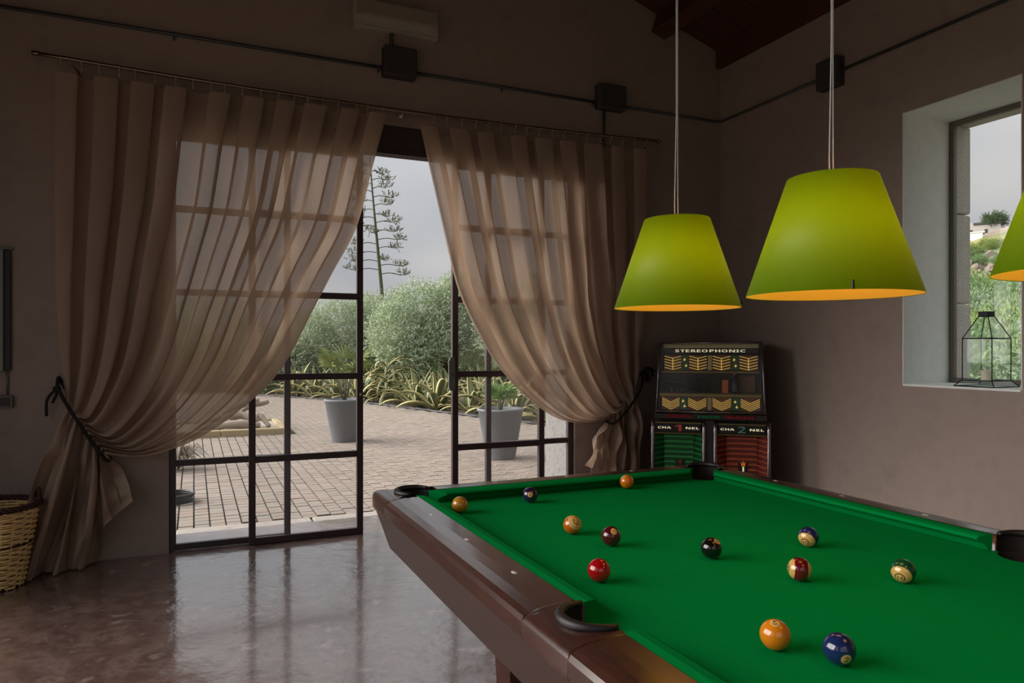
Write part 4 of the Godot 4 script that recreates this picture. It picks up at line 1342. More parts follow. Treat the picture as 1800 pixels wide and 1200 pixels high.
	lathe(st, [Vector2(0, 0), Vector2(0.03, 0.0), Vector2(0.033, 0.01), Vector2(0.033, 0.085), Vector2(0.026, 0.105), Vector2(0.012, 0.122), Vector2(0.011, 0.148), Vector2(0.0, 0.148)], 20)
	obj(st, "body", mat("bottle_dark", c8(14, 14, 16), 0.12), b)
	st = mb(0)
	lathe(st, [Vector2(0, 0.148), Vector2(0.013, 0.146), Vector2(0.013, 0.158), Vector2(0, 0.159)], 16)
	obj(st, "stopper", mats.juke_chrome, b)
	b = thing("picture_frame", "small framed picture leaning inside the jukebox", "picture", base * Vector3(0.285, 0.985, -0.20), turn)
	st = mb(FLAT)
	span(st, Vector3(-0.066, 0.0, -0.01), Vector3(0.066, 0.142, 0.0), 0.003)
	obj(st, "frame", mat("frame_brown", c8(74, 46, 36), 0.5), b)
	st = mb(FLAT)
	span(st, Vector3(-0.056, 0.01, 0.0), Vector3(0.056, 0.132, 0.001))
	var pm := mat("picture_print", Color.WHITE, 0.6)
	tri_tex(pm, noise_tex(41, 0.03, [c8(80, 40, 34), c8(120, 66, 52), c8(40, 66, 66)], 128, 3), Vector3(6, 6, 6), false)
	obj(st, "print", pm, b)

# ------------------------------------------------------------------ fittings on the walls
func clip_band(st: SurfaceTool, x: float, y: float) -> void:
	tube(st, [Vector3(x - 0.006, y, 0.026), Vector3(x + 0.006, y, 0.026)], 0.0155, 10)
	box(st, Vector3(x, y - 0.022, 0.012), Vector3(0.012, 0.02, 0.016), 0.002)

func wall_fittings() -> void:
	var y := 3.40
	var c := thing("conduit", "thin grey metal conduit running along both walls high up", "conduit", Vector3.ZERO)
	var runs := [[-1.59, 1.262], [1.505, 3.070], [3.335, 4.33]]
	for r in runs:
		var st := mb(0)
		var pts := [Vector3(r[0], y, 0.026), Vector3(r[1], y, 0.026)]
		if r[1] > 4.3:
			pts = [Vector3(r[0], y, 0.026), Vector3(4.31, y, 0.026), Vector3(4.348, y, 0.036), Vector3(4.366, y, 0.058), Vector3(4.374, y, 0.10), Vector3(4.374, y, 1.175)]
		tube(st, pts, 0.0115, 10)
		obj(st, "pipe", mats.conduit_metal, c)
	var st := mb(0)
	tube(st, [Vector3(4.374, y, 1.375), Vector3(4.374, y, 7.0)], 0.0115, 10)
	obj(st, "pipe", mats.conduit_metal, c)
	for x in [-1.3, -0.12, 2.22, 1.235, 3.045]:
		st = mb(0)
		clip_band(st, x, y)
		obj(st, "saddle_clip", mats.conduit_metal, c)
	st = mb(0)
	tube(st, [Vector3(3.15, 3.34, 0.026), Vector3(3.15, 3.0, 0.026)], 0.011, 10)
	obj(st, "drop_pipe", mats.conduit_metal, c)
	st = mb(0)
	tube(st, [Vector3(1.33, 3.555, 0.03), Vector3(1.33, 3.66, 0.03)], 0.014, 10)
	obj(st, "stub_pipe", mats.conduit_metal, c)
	for b in [["dark grey square junction box below the emergency lamp", Vector3(1.262, 3.335, 0.0), Vector3(0.245, 0.215, 0.10)], ["dark grey square junction box above the narrower curtain", Vector3(3.07, 3.345, 0.0), Vector3(0.265, 0.205, 0.09)]]:
		var t := thing("junction_box", b[0], "junction box", b[1])
		st = mb(FLAT)
		span(st, Vector3.ZERO, Vector3(b[2].x, b[2].y, b[2].z - 0.025), 0.006)
		obj(st, "body", mats.box_plastic, t)
		st = mb(FLAT)
		span(st, Vector3(0.0, 0.0, b[2].z - 0.024), Vector3(b[2].x, b[2].y, b[2].z), 0.008)
		var lid := obj(st, "lid", mats.box_plastic, t)
		for k in 4:
			st = mb(0)
			lathe(st, [Vector2(0.006, 0), Vector2(0.005, 0.002), Vector2(0, 0.0025)], 10, Transform3D(Basis(Vector3.RIGHT, PI / 2), Vector3(0.018 + (b[2].x - 0.036) * (k % 2), 0.018 + (b[2].y - 0.036) * (k / 2), b[2].z)))
			obj(st, "screw", mats.conduit_metal, lid)
	var t := thing("junction_box", "dark grey square junction box on the side wall behind the lamp flex", "junction box", Vector3(4.4, 3.29, 1.178))
	st = mb(FLAT)
	span(st, Vector3(-0.066, 0, 0), Vector3(0, 0.215, 0.195), 0.006)
	obj(st, "body", mats.box_plastic, t)
	st = mb(FLAT)
	span(st, Vector3(-0.09, 0, 0), Vector3(-0.067, 0.215, 0.195), 0.008)
	obj(st, "lid", mats.box_plastic, t)
	# emergency lamp
	t = thing("emergency_lamp", "unlit rectangular emergency lamp high on the wall above a junction box", "lamp", Vector3(1.045, 3.665, 0.0))
	st = mb(FLAT)
	hexa(st, [Vector3(0, 0, 0), Vector3(0.63, 0, 0), Vector3(0.63, 0.0, 0.065), Vector3(0, 0.0, 0.065)], [Vector3(0, 0.20, 0), Vector3(0.63, 0.20, 0), Vector3(0.63, 0.20, 0.065), Vector3(0, 0.20, 0.065)])
	obj(st, "housing", mats.lamp_plastic, t)
	st = mb(FLAT)
	hexa(st, [Vector3(0.02, 0.075, 0.064), Vector3(0.61, 0.075, 0.064), Vector3(0.60, 0.085, 0.095), Vector3(0.03, 0.085, 0.095)], [Vector3(0.02, 0.19, 0.064), Vector3(0.61, 0.19, 0.064), Vector3(0.60, 0.18, 0.095), Vector3(0.03, 0.18, 0.095)])
	obj(st, "diffuser", mats.lamp_diffuser, t)
	st = mb(FLAT)
	span(st, Vector3(0.0, -0.004, 0.0), Vector3(0.63, 0.008, 0.072), 0.002)
	obj(st, "base_trim", mats.lamp_plastic, t)
	# vertical channel and socket by the picture's edge
	t = thing("wall_channel", "vertical steel channel strip on the wall above a small socket", "wall channel", Vector3(-1.09, 1.205, 0.0))
	st = mb(FLAT)
	span(st, Vector3(0.012, 0, 0), Vector3(0.044, 0.735, 0.035), 0.003)
	obj(st, "strip", mats.channel_steel, t)
	st = mb(FLAT)
	span(st, Vector3(0.045, 0.004, 0), Vector3(0.078, 0.728, 0.022), 0.002)
	obj(st, "slot_cover", mats.pocket_rubber, t)
	st = mb(FLAT)
	span(st, Vector3(0.0, 0.735, 0), Vector3(0.09, 0.745, 0.04), 0.002)
	obj(st, "end_cap", mats.channel_steel, t)
	st = mb(0)
	tube(st, [Vector3(0.055, 0.0, 0.015), Vector3(0.06, -0.06, 0.014), Vector3(0.055, -0.14, 0.014)], 0.006, 8)
	obj(st, "cable", mats.channel_steel, t)
	t = thing("wall_socket", "small square wall socket below the steel channel strip", "socket", Vector3(-1.085, 0.985, 0.0))
	st = mb(FLAT)
	span(st, Vector3(0, 0, 0), Vector3(0.085, 0.075, 0.03), 0.005)
	obj(st, "plate", mats.socket_grey, t)
	st = mb(FLAT)
	span(st, Vector3(0.014, 0.012, 0.0302), Vector3(0.071, 0.063, 0.034), 0.002)
	obj(st, "insert", mats.box_plastic, t)

func basket() -> void:
	var t := thing("wicker_basket", "tall tapered wicker basket with a dark band and dark braided rim", "basket", Vector3(-1.045, 0, 0.33))
	var h := 0.44
	var n := 30
	var stakes := 22
	var seg := 132
	var light := mb(0)
	var dark := mb(0)
	for k in n:
		var y := 0.012 + h * k / n
		var r := lerpf(0.150, 0.226, float(k) / n)
		var ring := []
		for i in seg:
			var f := TAU * i / seg
			var w := sin(f * stakes * 0.5 + PI * k) * 0.008
			ring.append(Vector3((r + w) * cos(f), y + 0.0015 * sin(f * 7.0 + k * 1.7), (r + w) * sin(f)))
		tube(dark if (k == 16) else light, ring, 0.0068, 5, true)
	var wv := obj(light, "weave", mats.wicker, t)
	wv.set_meta("kind", "stuff")
	obj(dark, "dark_band", mats.dark_wicker, t)
	for i in stakes:
		var f := TAU * i / stakes
		var st := mb(0)
		tube(st, [Vector3(0.150 * cos(f), 0.0, 0.150 * sin(f)), Vector3(0.226 * cos(f), h + 0.01, 0.226 * sin(f))], 0.0045, 6)
		obj(st, "stake", mats.wicker, t)
	for q in 3:
		var st := mb(0)
		var ring := []
		for i in 96:
			var f := TAU * i / 96
			var a := f * 15.0 + TAU * q / 3.0
			ring.append(Vector3((0.232 + 0.011 * cos(a)) * cos(f), h + 0.018 + 0.011 * sin(a), (0.232 + 0.011 * cos(a)) * sin(f)))
		tube(st, ring, 0.009, 6, true)
		obj(st, "rim_braid", mats.dark_wicker, t)
	for s in [-0.35, 2.8]:
		var st := mb(0)
		var pts := []
		for i in 13:
			var u := i / 12.0
			var f: float = s - 0.28 + 0.56 * u
			pts.append(Vector3(0.228 * cos(f), h + 0.02 + 0.065 * sin(PI * u), 0.228 * sin(f)))
		tube(st, pts, 0.011, 8)
		obj(st, "handle", mats.dark_wicker, t)
	var st := mb(0)
	lathe(st, [Vector2(0.205, 0.36), Vector2(0.1, 0.372), Vector2(0.0, 0.375)], 32)
	lathe(st, [Vector2(0.0, 0.006), Vector2(0.15, 0.006), Vector2(0.15, 0.018), Vector2(0.0, 0.018)], 32)
	obj(st, "lining", mats.dark_wicker, t)

func lantern() -> void:
	var t := thing("glass_lantern", "four-sided leaded glass lantern with a pitched top on the window sill", "lantern", Vector3(4.538, 1.104, 2.318))
	var a := 0.092
	var lv := [[0.125, 0.004], [a, 0.040], [a, 0.302], [0.030, 0.440], [0.030, 0.468]]
	var cn := [Vector2(-1, -1), Vector2(1, -1), Vector2(1, 1), Vector2(-1, 1)]
	for i in 3:
		for k in 4:
			var p: Vector2 = cn[k]
			var q: Vector2 = cn[(k + 1) % 4]
			var r0: float = lv[i][0]; var r1: float = lv[i + 1][0]
			var y0: float = lv[i][1]; var y1: float = lv[i + 1][1]
			var v := [Vector3(p.x * r0, y0, p.y * r0), Vector3(q.x * r0, y0, q.y * r0), Vector3(q.x * r1, y1, q.y * r1), Vector3(p.x * r1, y1, p.y * r1)]
			var st := mb(FLAT)
			dquad(st, v[0], v[1], v[2], v[3], Vector3((p.x + q.x), 0, (p.y + q.y)))
			obj(st, "pane", mats.lantern_glass, t)
			st = mb(0)
			tube(st, [v[0], v[3]], 0.0034, 6)
			tube(st, [v[0], v[1]], 0.0034, 6)
			if i == 2: tube(st, [v[3], v[2]], 0.0034, 6)
			obj(st, "came", mats.lead_came, t)
	var st := mb(FLAT)
	for k in 4:
		var p: Vector2 = cn[k] * 0.031
		var q: Vector2 = cn[(k + 1) % 4] * 0.031
		var mid := (p + q) * 0.5
		box(st, Vector3(mid.x, 0.455, mid.y), Vector3(absf(p.x - q.x) + 0.003, 0.032, absf(p.y - q.y) + 0.003), 0.001)
	obj(st, "collar", mats.lead_came, t)
	st = mb(FLAT)
	span(st, Vector3(-a, 0.036, -a), Vector3(a, 0.040, a))
	obj(st, "floor_plate", mats.lantern_glass, t)
	var c := thing("candle", "short cream candle inside the glass lantern", "candle", Vector3(4.545, 1.1445, 2.315))
	st = mb(0)
	lathe(st, [Vector2(0, 0), Vector2(0.03, 0), Vector2(0.031, 0.004), Vector2(0.031, 0.058), Vector2(0.027, 0.062), Vector2(0, 0.058)], 24)
	obj(st, "wax", mats.candle_wax, c)
	st = mb(0)
	tube(st, [Vector3(0, 0.058, 0), Vector3(0.002, 0.07, 0), Vector3(0.008, 0.08, 0.002)], 0.0014, 5)
	obj(st, "wick", mats.pocket_rubber, c)
	st = mb(FLAT)
	for s in [-1.0, 1.0]:
		slab(st, PackedVector2Array([Vector2(0, 0.066), Vector2(0.022 * s, 0.088), Vector2(0.026 * s, 0.080), Vector2(0.006 * s, 0.062)]), -0.002, 0.002)
	obj(st, "ribbon_bow", mats.far_white, c)

# ------------------------------------------------------------------ outside
func edge_x(z: float) -> float:   # right-hand border of the paving
	var pts := [[-0.5, 8.4], [-3.0, 7.2], [-6.6, 5.71], [-12.86, 3.94], [-15.1, 2.86], [-17.0, 1.6], [-18.5, -1.0]]
	for k in pts.size() - 1:
		if z >= pts[k + 1][0]: return lerpf(pts[k][1], pts[k + 1][1], (pts[k][0] - z) / (pts[k][0] - pts[k + 1][0]))
	return -8.0

func paving() -> void:
	var st := mb(FLAT)
	span(st, Vector3(-60, -0.60, -140), Vector3(60, -0.085, -0.5))
	span(st, Vector3(-60, -0.60, -0.5), Vector3(-2.0, -0.085, 40))
	span(st, Vector3(-2.0, -0.60, 7.4), Vector3(5.1, -0.085, 40))
	var g := obj(st, "ground", mats.soil)
	tag(g, "bare earthy ground of the garden beyond the paving", "ground", "", "structure")
	# keep the sand bed inside the border
	st = mb(FLAT)
	prism(st, PackedVector2Array([Vector2(-4.2, -0.5), Vector2(8.4, -0.5), Vector2(7.2, -3.0), Vector2(5.71, -6.6), Vector2(3.94, -12.86), Vector2(2.86, -15.1), Vector2(1.6, -17.0), Vector2(-1.0, -18.2), Vector2(-4.2, -18.2)]), -0.10, -0.062)
	var pv := obj(st, "paving", mats.joint_sand)
	tag(pv, "courtyard of small square buff paving blocks", "paving", "", "structure")
	var p := 0.1172
	var row := 0.1172
	var all := []
	for i in range(-30, 72):
		var x := i * p + 0.0005
		var shift := rng.randf_range(0.0, row)
		var k := 0
		while true:
			var z := -0.80 - shift - k * row
			k += 1
			if z < -18.0: break
			if x + p > edge_x(z) - 0.02 or x < -4.1: continue
			if z < -6.78 and z > -8.62 and x > -1.75 and x < 1.46: continue
			var d := Vector2(x - 0.0, z - 5.2)
			var seen := x > -0.2 and x < 2.6
			all.append([d.length() + (0.0 if seen else 50.0), x + p * 0.5, z - row * 0.5])
	all.sort_custom(func(a, b): return a[0] < b[0])
	var bm := mb(FLAT)
	hexa(bm, [Vector3(-0.0535, -0.03, -0.0555), Vector3(0.0535, -0.03, -0.0555), Vector3(0.0535, -0.03, 0.0555), Vector3(-0.0535, -0.03, 0.0555)], [Vector3(-0.0520, 0, -0.0525), Vector3(0.0520, 0, -0.0525), Vector3(0.0520, 0, 0.0525), Vector3(-0.0520, 0, 0.0525)])
	bm.generate_normals()
	var mesh := bm.commit()
	var kinds := [mats.paver, mats.paver, mats.paver_pink, mats.paver_grey]
	var mm := MultiMesh.new()
	mm.transform_format = MultiMesh.TRANSFORM_3D
	mm.use_colors = true
	mm.mesh = mesh
	mm.instance_count = all.size() - 300
	for k in all.size():
		var tf := Transform3D(Basis.from_euler(Vector3(rng.randf_range(-0.012, 0.012), rng.randf_range(-0.01, 0.01), rng.randf_range(-0.012, 0.012))), Vector3(all[k][1], -0.05 + rng.randf_range(-0.002, 0.002), all[k][2]))
		if k < 300:
			var o := inst(mesh, "paving_block", kinds[rng.randi() % 4], pv)
			o.transform = tf
		else:
			mm.set_instance_transform(k - 300, tf)
			var v := rng.randf_range(0.84, 1.0)
			mm.set_instance_color(k - 300, Color(v, v * rng.randf_range(0.95, 1.0), v * rng.randf_range(0.92, 1.0)))
	var mi := MultiMeshInstance3D.new()
	mi.name = "paving_blocks"
	mi.multimesh = mm
	mi.material_override = mats.paver
	mi.set_meta("kind", "stuff")
	pv.add_child(mi, true)
	# irrigation hose along the border
	var pts := []
	for k in 40:
		var z := lerpf(-3.0, -17.0, k / 39.0)
		pts.append(Vector3(edge_x(z) + 0.05 + 0.02 * sin(k * 1.3), -0.045, z))
	st = mb(0)
	tube(st, pts, 0.028, 6)
	var o := obj(st, "garden_hose", mats.hose_black)
	tag(o, "black irrigation hose along the edge of the paving", "hose")
	# kerbed gravel bed
	var bed := thing("gravel_bed", "raised gravel bed edged with yellow kerb stones", "garden bed", Vector3(-1.75, -0.062, -8.6))
	for a in [[Vector3(0, 0, 1.62), Vector3(1.05, 0.115, 1.74)], [Vector3(1.056, 0, 1.62), Vector3(2.13, 0.115, 1.74)], [Vector3(2.136, 0, 1.62), Vector3(3.16, 0.115, 1.74)], [Vector3(3.05, 0, 0.06), Vector3(3.16, 0.115, 0.84)], [Vector3(3.05, 0, 0.846), Vector3(3.16, 0.115, 1.614)], [Vector3(0, 0, 0), Vector3(1.5, 0.115, 0.11)], [Vector3(1.506, 0, 0), Vector3(3.16, 0.115, 0.055)]]:
		st = mb(FLAT)
		span(st, a[0], a[1], 0.012)
		obj(st, "kerb_stone", mats.kerb_stone, bed)
	st = mb(FLAT)
	span(st, Vector3(0.0, 0.0, 0.06), Vector3(3.05, 0.075, 1.62))
	obj(st, "gravel", mats.gravel, bed)
	# weathered driftwood on the bed
	var dw := thing("driftwood", "heap of weathered grey driftwood roots on the gravel bed", "driftwood", Vector3(0.55, 0.012, -7.75))
	for a in [[Vector3(-0.55, 0.03, 0.45), Vector3(0.0, 0.09, 0.50), Vector3(0.45, 0.05, 0.40), 0.07], [Vector3(-0.3, 0.05, 0.3), Vector3(0.1, 0.22, 0.2), Vector3(0.42, 0.1, 0.3), 0.08], [Vector3(-0.2, 0.1, 0.1), Vector3(0.1, 0.34, 0.1), Vector3(0.46, 0.46, 0.15), 0.06], [Vector3(0.0, 0.05, 0.0), Vector3(0.25, 0.30, 0.0), Vector3(0.62, 0.42, 0.1), 0.05], [Vector3(0.3, 0.04, 0.3), Vector3(0.45, 0.2, 0.25), Vector3(0.6, 0.02, 0.4), 0.05], [Vector3(-0.5, 0.05, 0.2), Vector3(-0.2, 0.18, 0.3), Vector3(0.1, 0.04, 0.42), 0.05]]:
		st = mb(0)
		var pp := smooth_path([a[0], a[1], a[2]], 14)
		var rr := []
		for k in 15: rr.append(a[3] * (0.5 + 0.5 * sin(PI * (k + 1.0) / 17.0)) * rng.randf_range(0.75, 1.2))
		tube(st, pp, rr, 8)
		obj(st, "branch", mats.driftwood, dw)
	# dry tuft and a coil of cable at the left
	var dg := thing("dry_grass_tuft", "dry grey tuft of grass outside the left glass panel", "dry grass", Vector3(-0.20, -0.05, -3.85))
	for k in 90:
		st = mb(FLAT)
		var f := rng.randf_range(0, TAU)
		var l := rng.randf_range(0.25, 0.48)
		var hh := rng.randf_range(0.12, 0.34)
		var d := Vector3(cos(f), 0, sin(f))
		var w := Vector3(-sin(f), 0, cos(f)) * 0.012
		var p0 := d * 0.03
		var p1 := d * l * 0.55 + Vector3(0, hh, 0)
		var p2 := d * l + Vector3(0, hh * 0.35, 0)
		dquad(st, p0 - w, p0 + w, p1 + w, p1 - w, Vector3.UP)
		dtri(st, p1 - w, p1 + w, p2, Vector3.UP)
		obj(st, "blade", mats.dry_grass, dg)
	var co := []
	for k in 90:
		var f := TAU * k / 26.0
		co.append(Vector3(-0.14 + (0.13 + 0.012 * sin(k * 0.9)) * cos(f), -0.035 + 0.02 * k / 26.0, -1.95 + 0.19 * sin(f)))
	st = mb(0)
	tube(st, co, 0.012, 6)
	o = obj(st, "cable_coil", mats.hose_black)
	tag(o, "coil of dark cable lying on the paving by the left glass panel", "cable")

# a cloud of small leaves: `blobs` are [centre, radii], leaves lie along a prevailing direction
func leaf_cloud(sd: int, blobs: Array, count: int, length: float, width: float, cols: Array, wind := Vector3(0.5, 0.45, 0)) -> ArrayMesh:
	var r := RandomNumberGenerator.new()
	r.seed = sd
	var v := PackedVector3Array()
	var nm := PackedVector3Array()
	var cl := PackedColorArray()
	var per := 9
	for b in blobs:
		for q in int(count / per / blobs.size()):
			var d := Vector3(r.randfn(), r.randfn(), r.randfn()).normalized()
			var c: Vector3 = b[0] + d * b[1] * pow(r.randf(), 0.30)
			var dir := (Vector3(r.randfn(), r.randfn(), r.randfn()) * 0.55 + d * 0.7 + wind).normalized()
			for k in per:
				var at := c + dir * length * (k * 0.45)
				var ld := (dir + Vector3(r.randfn(), r.randfn(), r.randfn()) * 0.55).normalized()
				var side := ld.cross(Vector3(r.randfn(), r.randfn(), r.randfn())).normalized()
				var n := side.cross(ld).normalized()
				var turned := n.y < 0
				if turned: n = -n
				var a := at
				var e := at + ld * length * r.randf_range(0.8, 1.2)
				var m1 := at + ld * length * 0.45 + side * width
				var m2 := at + ld * length * 0.45 - side * width
				var col: Color = cols[r.randi() % 3]
				for p in ([a, m1, e, a, e, m2] if turned else [a, e, m1, a, m2, e]):
					v.append(p); nm.append(n); cl.append(col)
	var arr := []
	arr.resize(Mesh.ARRAY_MAX)
	arr[Mesh.ARRAY_VERTEX] = v
	arr[Mesh.ARRAY_NORMAL] = nm
	arr[Mesh.ARRAY_COLOR] = cl
	var m := ArrayMesh.new()
	m.add_surface_from_arrays(Mesh.PRIMITIVE_TRIANGLES, arr)
	return m

func lin(r: int, g: int, b: int) -> Color:
	return c8(r, g, b).srgb_to_linear()

func olive(label: String, at: Vector3, blobs: Array, count: int, sd: int, trunk: Array) -> void:
	var t := thing("olive_tree", label, "tree", at, 0.0, "olive trees in the garden")
	var m := inst(leaf_cloud(sd, blobs, count, 0.085, 0.013, [lin(146, 160, 132), lin(158, 172, 144), lin(192, 202, 182)]), "foliage", mats.olive_leaf, t)
	m.set_meta("kind", "stuff")
	for br in trunk:
		var st := mb(0)
		var p := smooth_path(br.slice(0, br.size() - 1), 12)
		var rr := []
		for k in 13: rr.append(br[br.size() - 1] * lerpf(1.0, 0.45, k / 12.0))
		tube(st, p, rr, 8)
		obj(st, "trunk" if br == trunk[0] else "branch", mats.bark, t)

func agave_leaf_mesh(length: float, width: float, lift: float, droop: float, thick: float) -> ArrayMesh:
	var v := PackedVector3Array()
	var cl := PackedColorArray()
	var ix := PackedInt32Array()
	var n := 9
	var green := lin(82, 104, 84)
	var yellow := lin(182, 172, 116)
	for i in n + 1:
		var t := float(i) / n
		var a := lift - droop * t * t
		var p := Vector3.ZERO
		for q in i: p += Vector3(cos(lift - droop * pow(float(q) / n, 2)), sin(lift - droop * pow(float(q) / n, 2)), 0) * length / n
		var w := width * (0.55 + 0.6 * sin(PI * minf(t * 0.9 + 0.1, 1.0))) * (1.0 - pow(t, 4.0)) * 0.5 + 0.002
		var up := Vector3(-sin(a), cos(a), 0)
		for e in [[-1.0, yellow, 0.35], [-0.70, yellow, 0.05], [-0.64, green, 0.0], [0.0, green, -0.25], [0.64, green, 0.0], [0.70, yellow, 0.05], [1.0, yellow, 0.35]]:
			v.append(p + Vector3(0, 0, e[0] * w) + up * e[2] * w)
			cl.append(e[1])
		# underside ridge
		v.append(p - up * (thick * (1.0 - t) + 0.25 * w))
		cl.append(green)
	for i in n:
		for k in 8:
			var a := i * 8 + k
			var b := i * 8 + (k + 1) % 8
			for q in [a, b, b + 8, a, b + 8, a + 8]: ix.append(q)
	var st := SurfaceTool.new()
	st.begin(Mesh.PRIMITIVE_TRIANGLES)
	for k in ix:
		st.set_color(cl[k])
		st.set_smooth_group(0)
		st.add_vertex(v[k])
	st.generate_normals()
	return st.commit()

func agave(at: Vector3, size: float, kinds: Array, n: int, sd: int, label: String, droopy := false) -> Node3D:
	var t := thing("agave", label, "plant", at, 0.0, "variegated agaves along the paving")
	var r := RandomNumberGenerator.new()
	r.seed = sd
	for k in n:
		var ring := float(k) / n
		var pick: int = clampi(int(ring * 4.0), 0, 3) if not droopy else 4 + (k % 3)
		var o := inst(kinds[pick], "leaf", mats.agave_leaf, t)
		var yaw := k * 2.3999 + r.randf_range(-0.2, 0.2)
		var s := size * r.randf_range(0.8, 1.15)
		o.transform = Transform3D(Basis(Vector3.UP, yaw).scaled(Vector3(s, s, s)), Vector3(cos(yaw) * 0.06, 0.03 + (1.0 * ring if droopy else 0.0), -sin(yaw) * 0.06))
	return t

func planter(label: String, at: Vector3, kind: int) -> void:
	var t := thing("planter", label, "plant pot", at, 0.0, "tall grey plant pots on the paving")
	var st := mb(0)
	for q in [[Vector2(0, 0), Vector2(0.180, 0)], [Vector2(0.180, 0), Vector2(0.186, 0.008), Vector2(0.285, 0.60)], [Vector2(0.285, 0.60), Vector2(0.298, 0.602)], [Vector2(0.298, 0.602), Vector2(0.300, 0.632)], [Vector2(0.300, 0.632), Vector2(0.270, 0.634)], [Vector2(0.270, 0.634), Vector2(0.262, 0.57)]]:
		lathe(st, q, 40)
	obj(st, "pot", mats.pot_grey, t)
	st = mb(0)
	lathe(st, [Vector2(0.264, 0.585), Vector2(0.12, 0.60), Vector2(0, 0.605)], 24)
	obj(st, "earth", mats.soil, t)
	var p := thing("potted_palm", ["small green fan palm growing in the grey pot on the paving's far side", "low fan palm growing in the nearer grey pot behind the glass"][kind], "palm", at + Vector3(0, 0.61, 0), 0.0, "fan palms in the grey pots")
	var r := RandomNumberGenerator.new()
	r.seed = 90 + kind
	var n: int = [11, 9][kind]
	for k in n:
		var yaw := k * 2.4 + 0.5
		var tall: float = ([0.55, 0.20][kind]) * r.randf_range(0.6, 1.15)
		var lean := r.randf_range(0.12, 0.5)
		var d := Vector3(cos(yaw), 0, sin(yaw))
		var tip := d * tall * lean + Vector3(0, tall, 0)
		st = mb(0)
		tube(st, [d * 0.02, tip], 0.006, 6)
		var stem := obj(st, "stem", mats.stalk_green, p)
		var leaf := SurfaceTool.new()
		leaf.begin(Mesh.PRIMITIVE_TRIANGLES)
		leaf.set_smooth_group(FLAT)
		var c0: Color = [lin(92, 114, 58), lin(84, 126, 58)][kind]
		var c1: Color = [lin(128, 138, 76), lin(118, 152, 80)][kind]
		var out := (d * 0.6 + Vector3(0, 0.8, 0)).normalized()
		var side := Vector3(-sin(yaw), 0, cos(yaw))
		for q in 13:
			var a := lerpf(-1.35, 1.35, q / 12.0)
			var dir := out * cos(a) + side * sin(a)
			var across := (side * cos(a) - out * sin(a)) * 0.013
			var l: float = [0.36, 0.28][kind] * r.randf_range(0.8, 1.05)
			leaf.set_color(c0.lerp(c1, r.randf()))
			var e: Vector3 = tip + dir * l - Vector3(0, 0.05, 0)
			var m0 := tip + dir * l * 0.5
			for z in [tip, m0 + across, e, tip, e, m0 - across]: leaf.add_vertex(z)
		obj(leaf, "fan_leaf", mats.palm_leaf, stem)

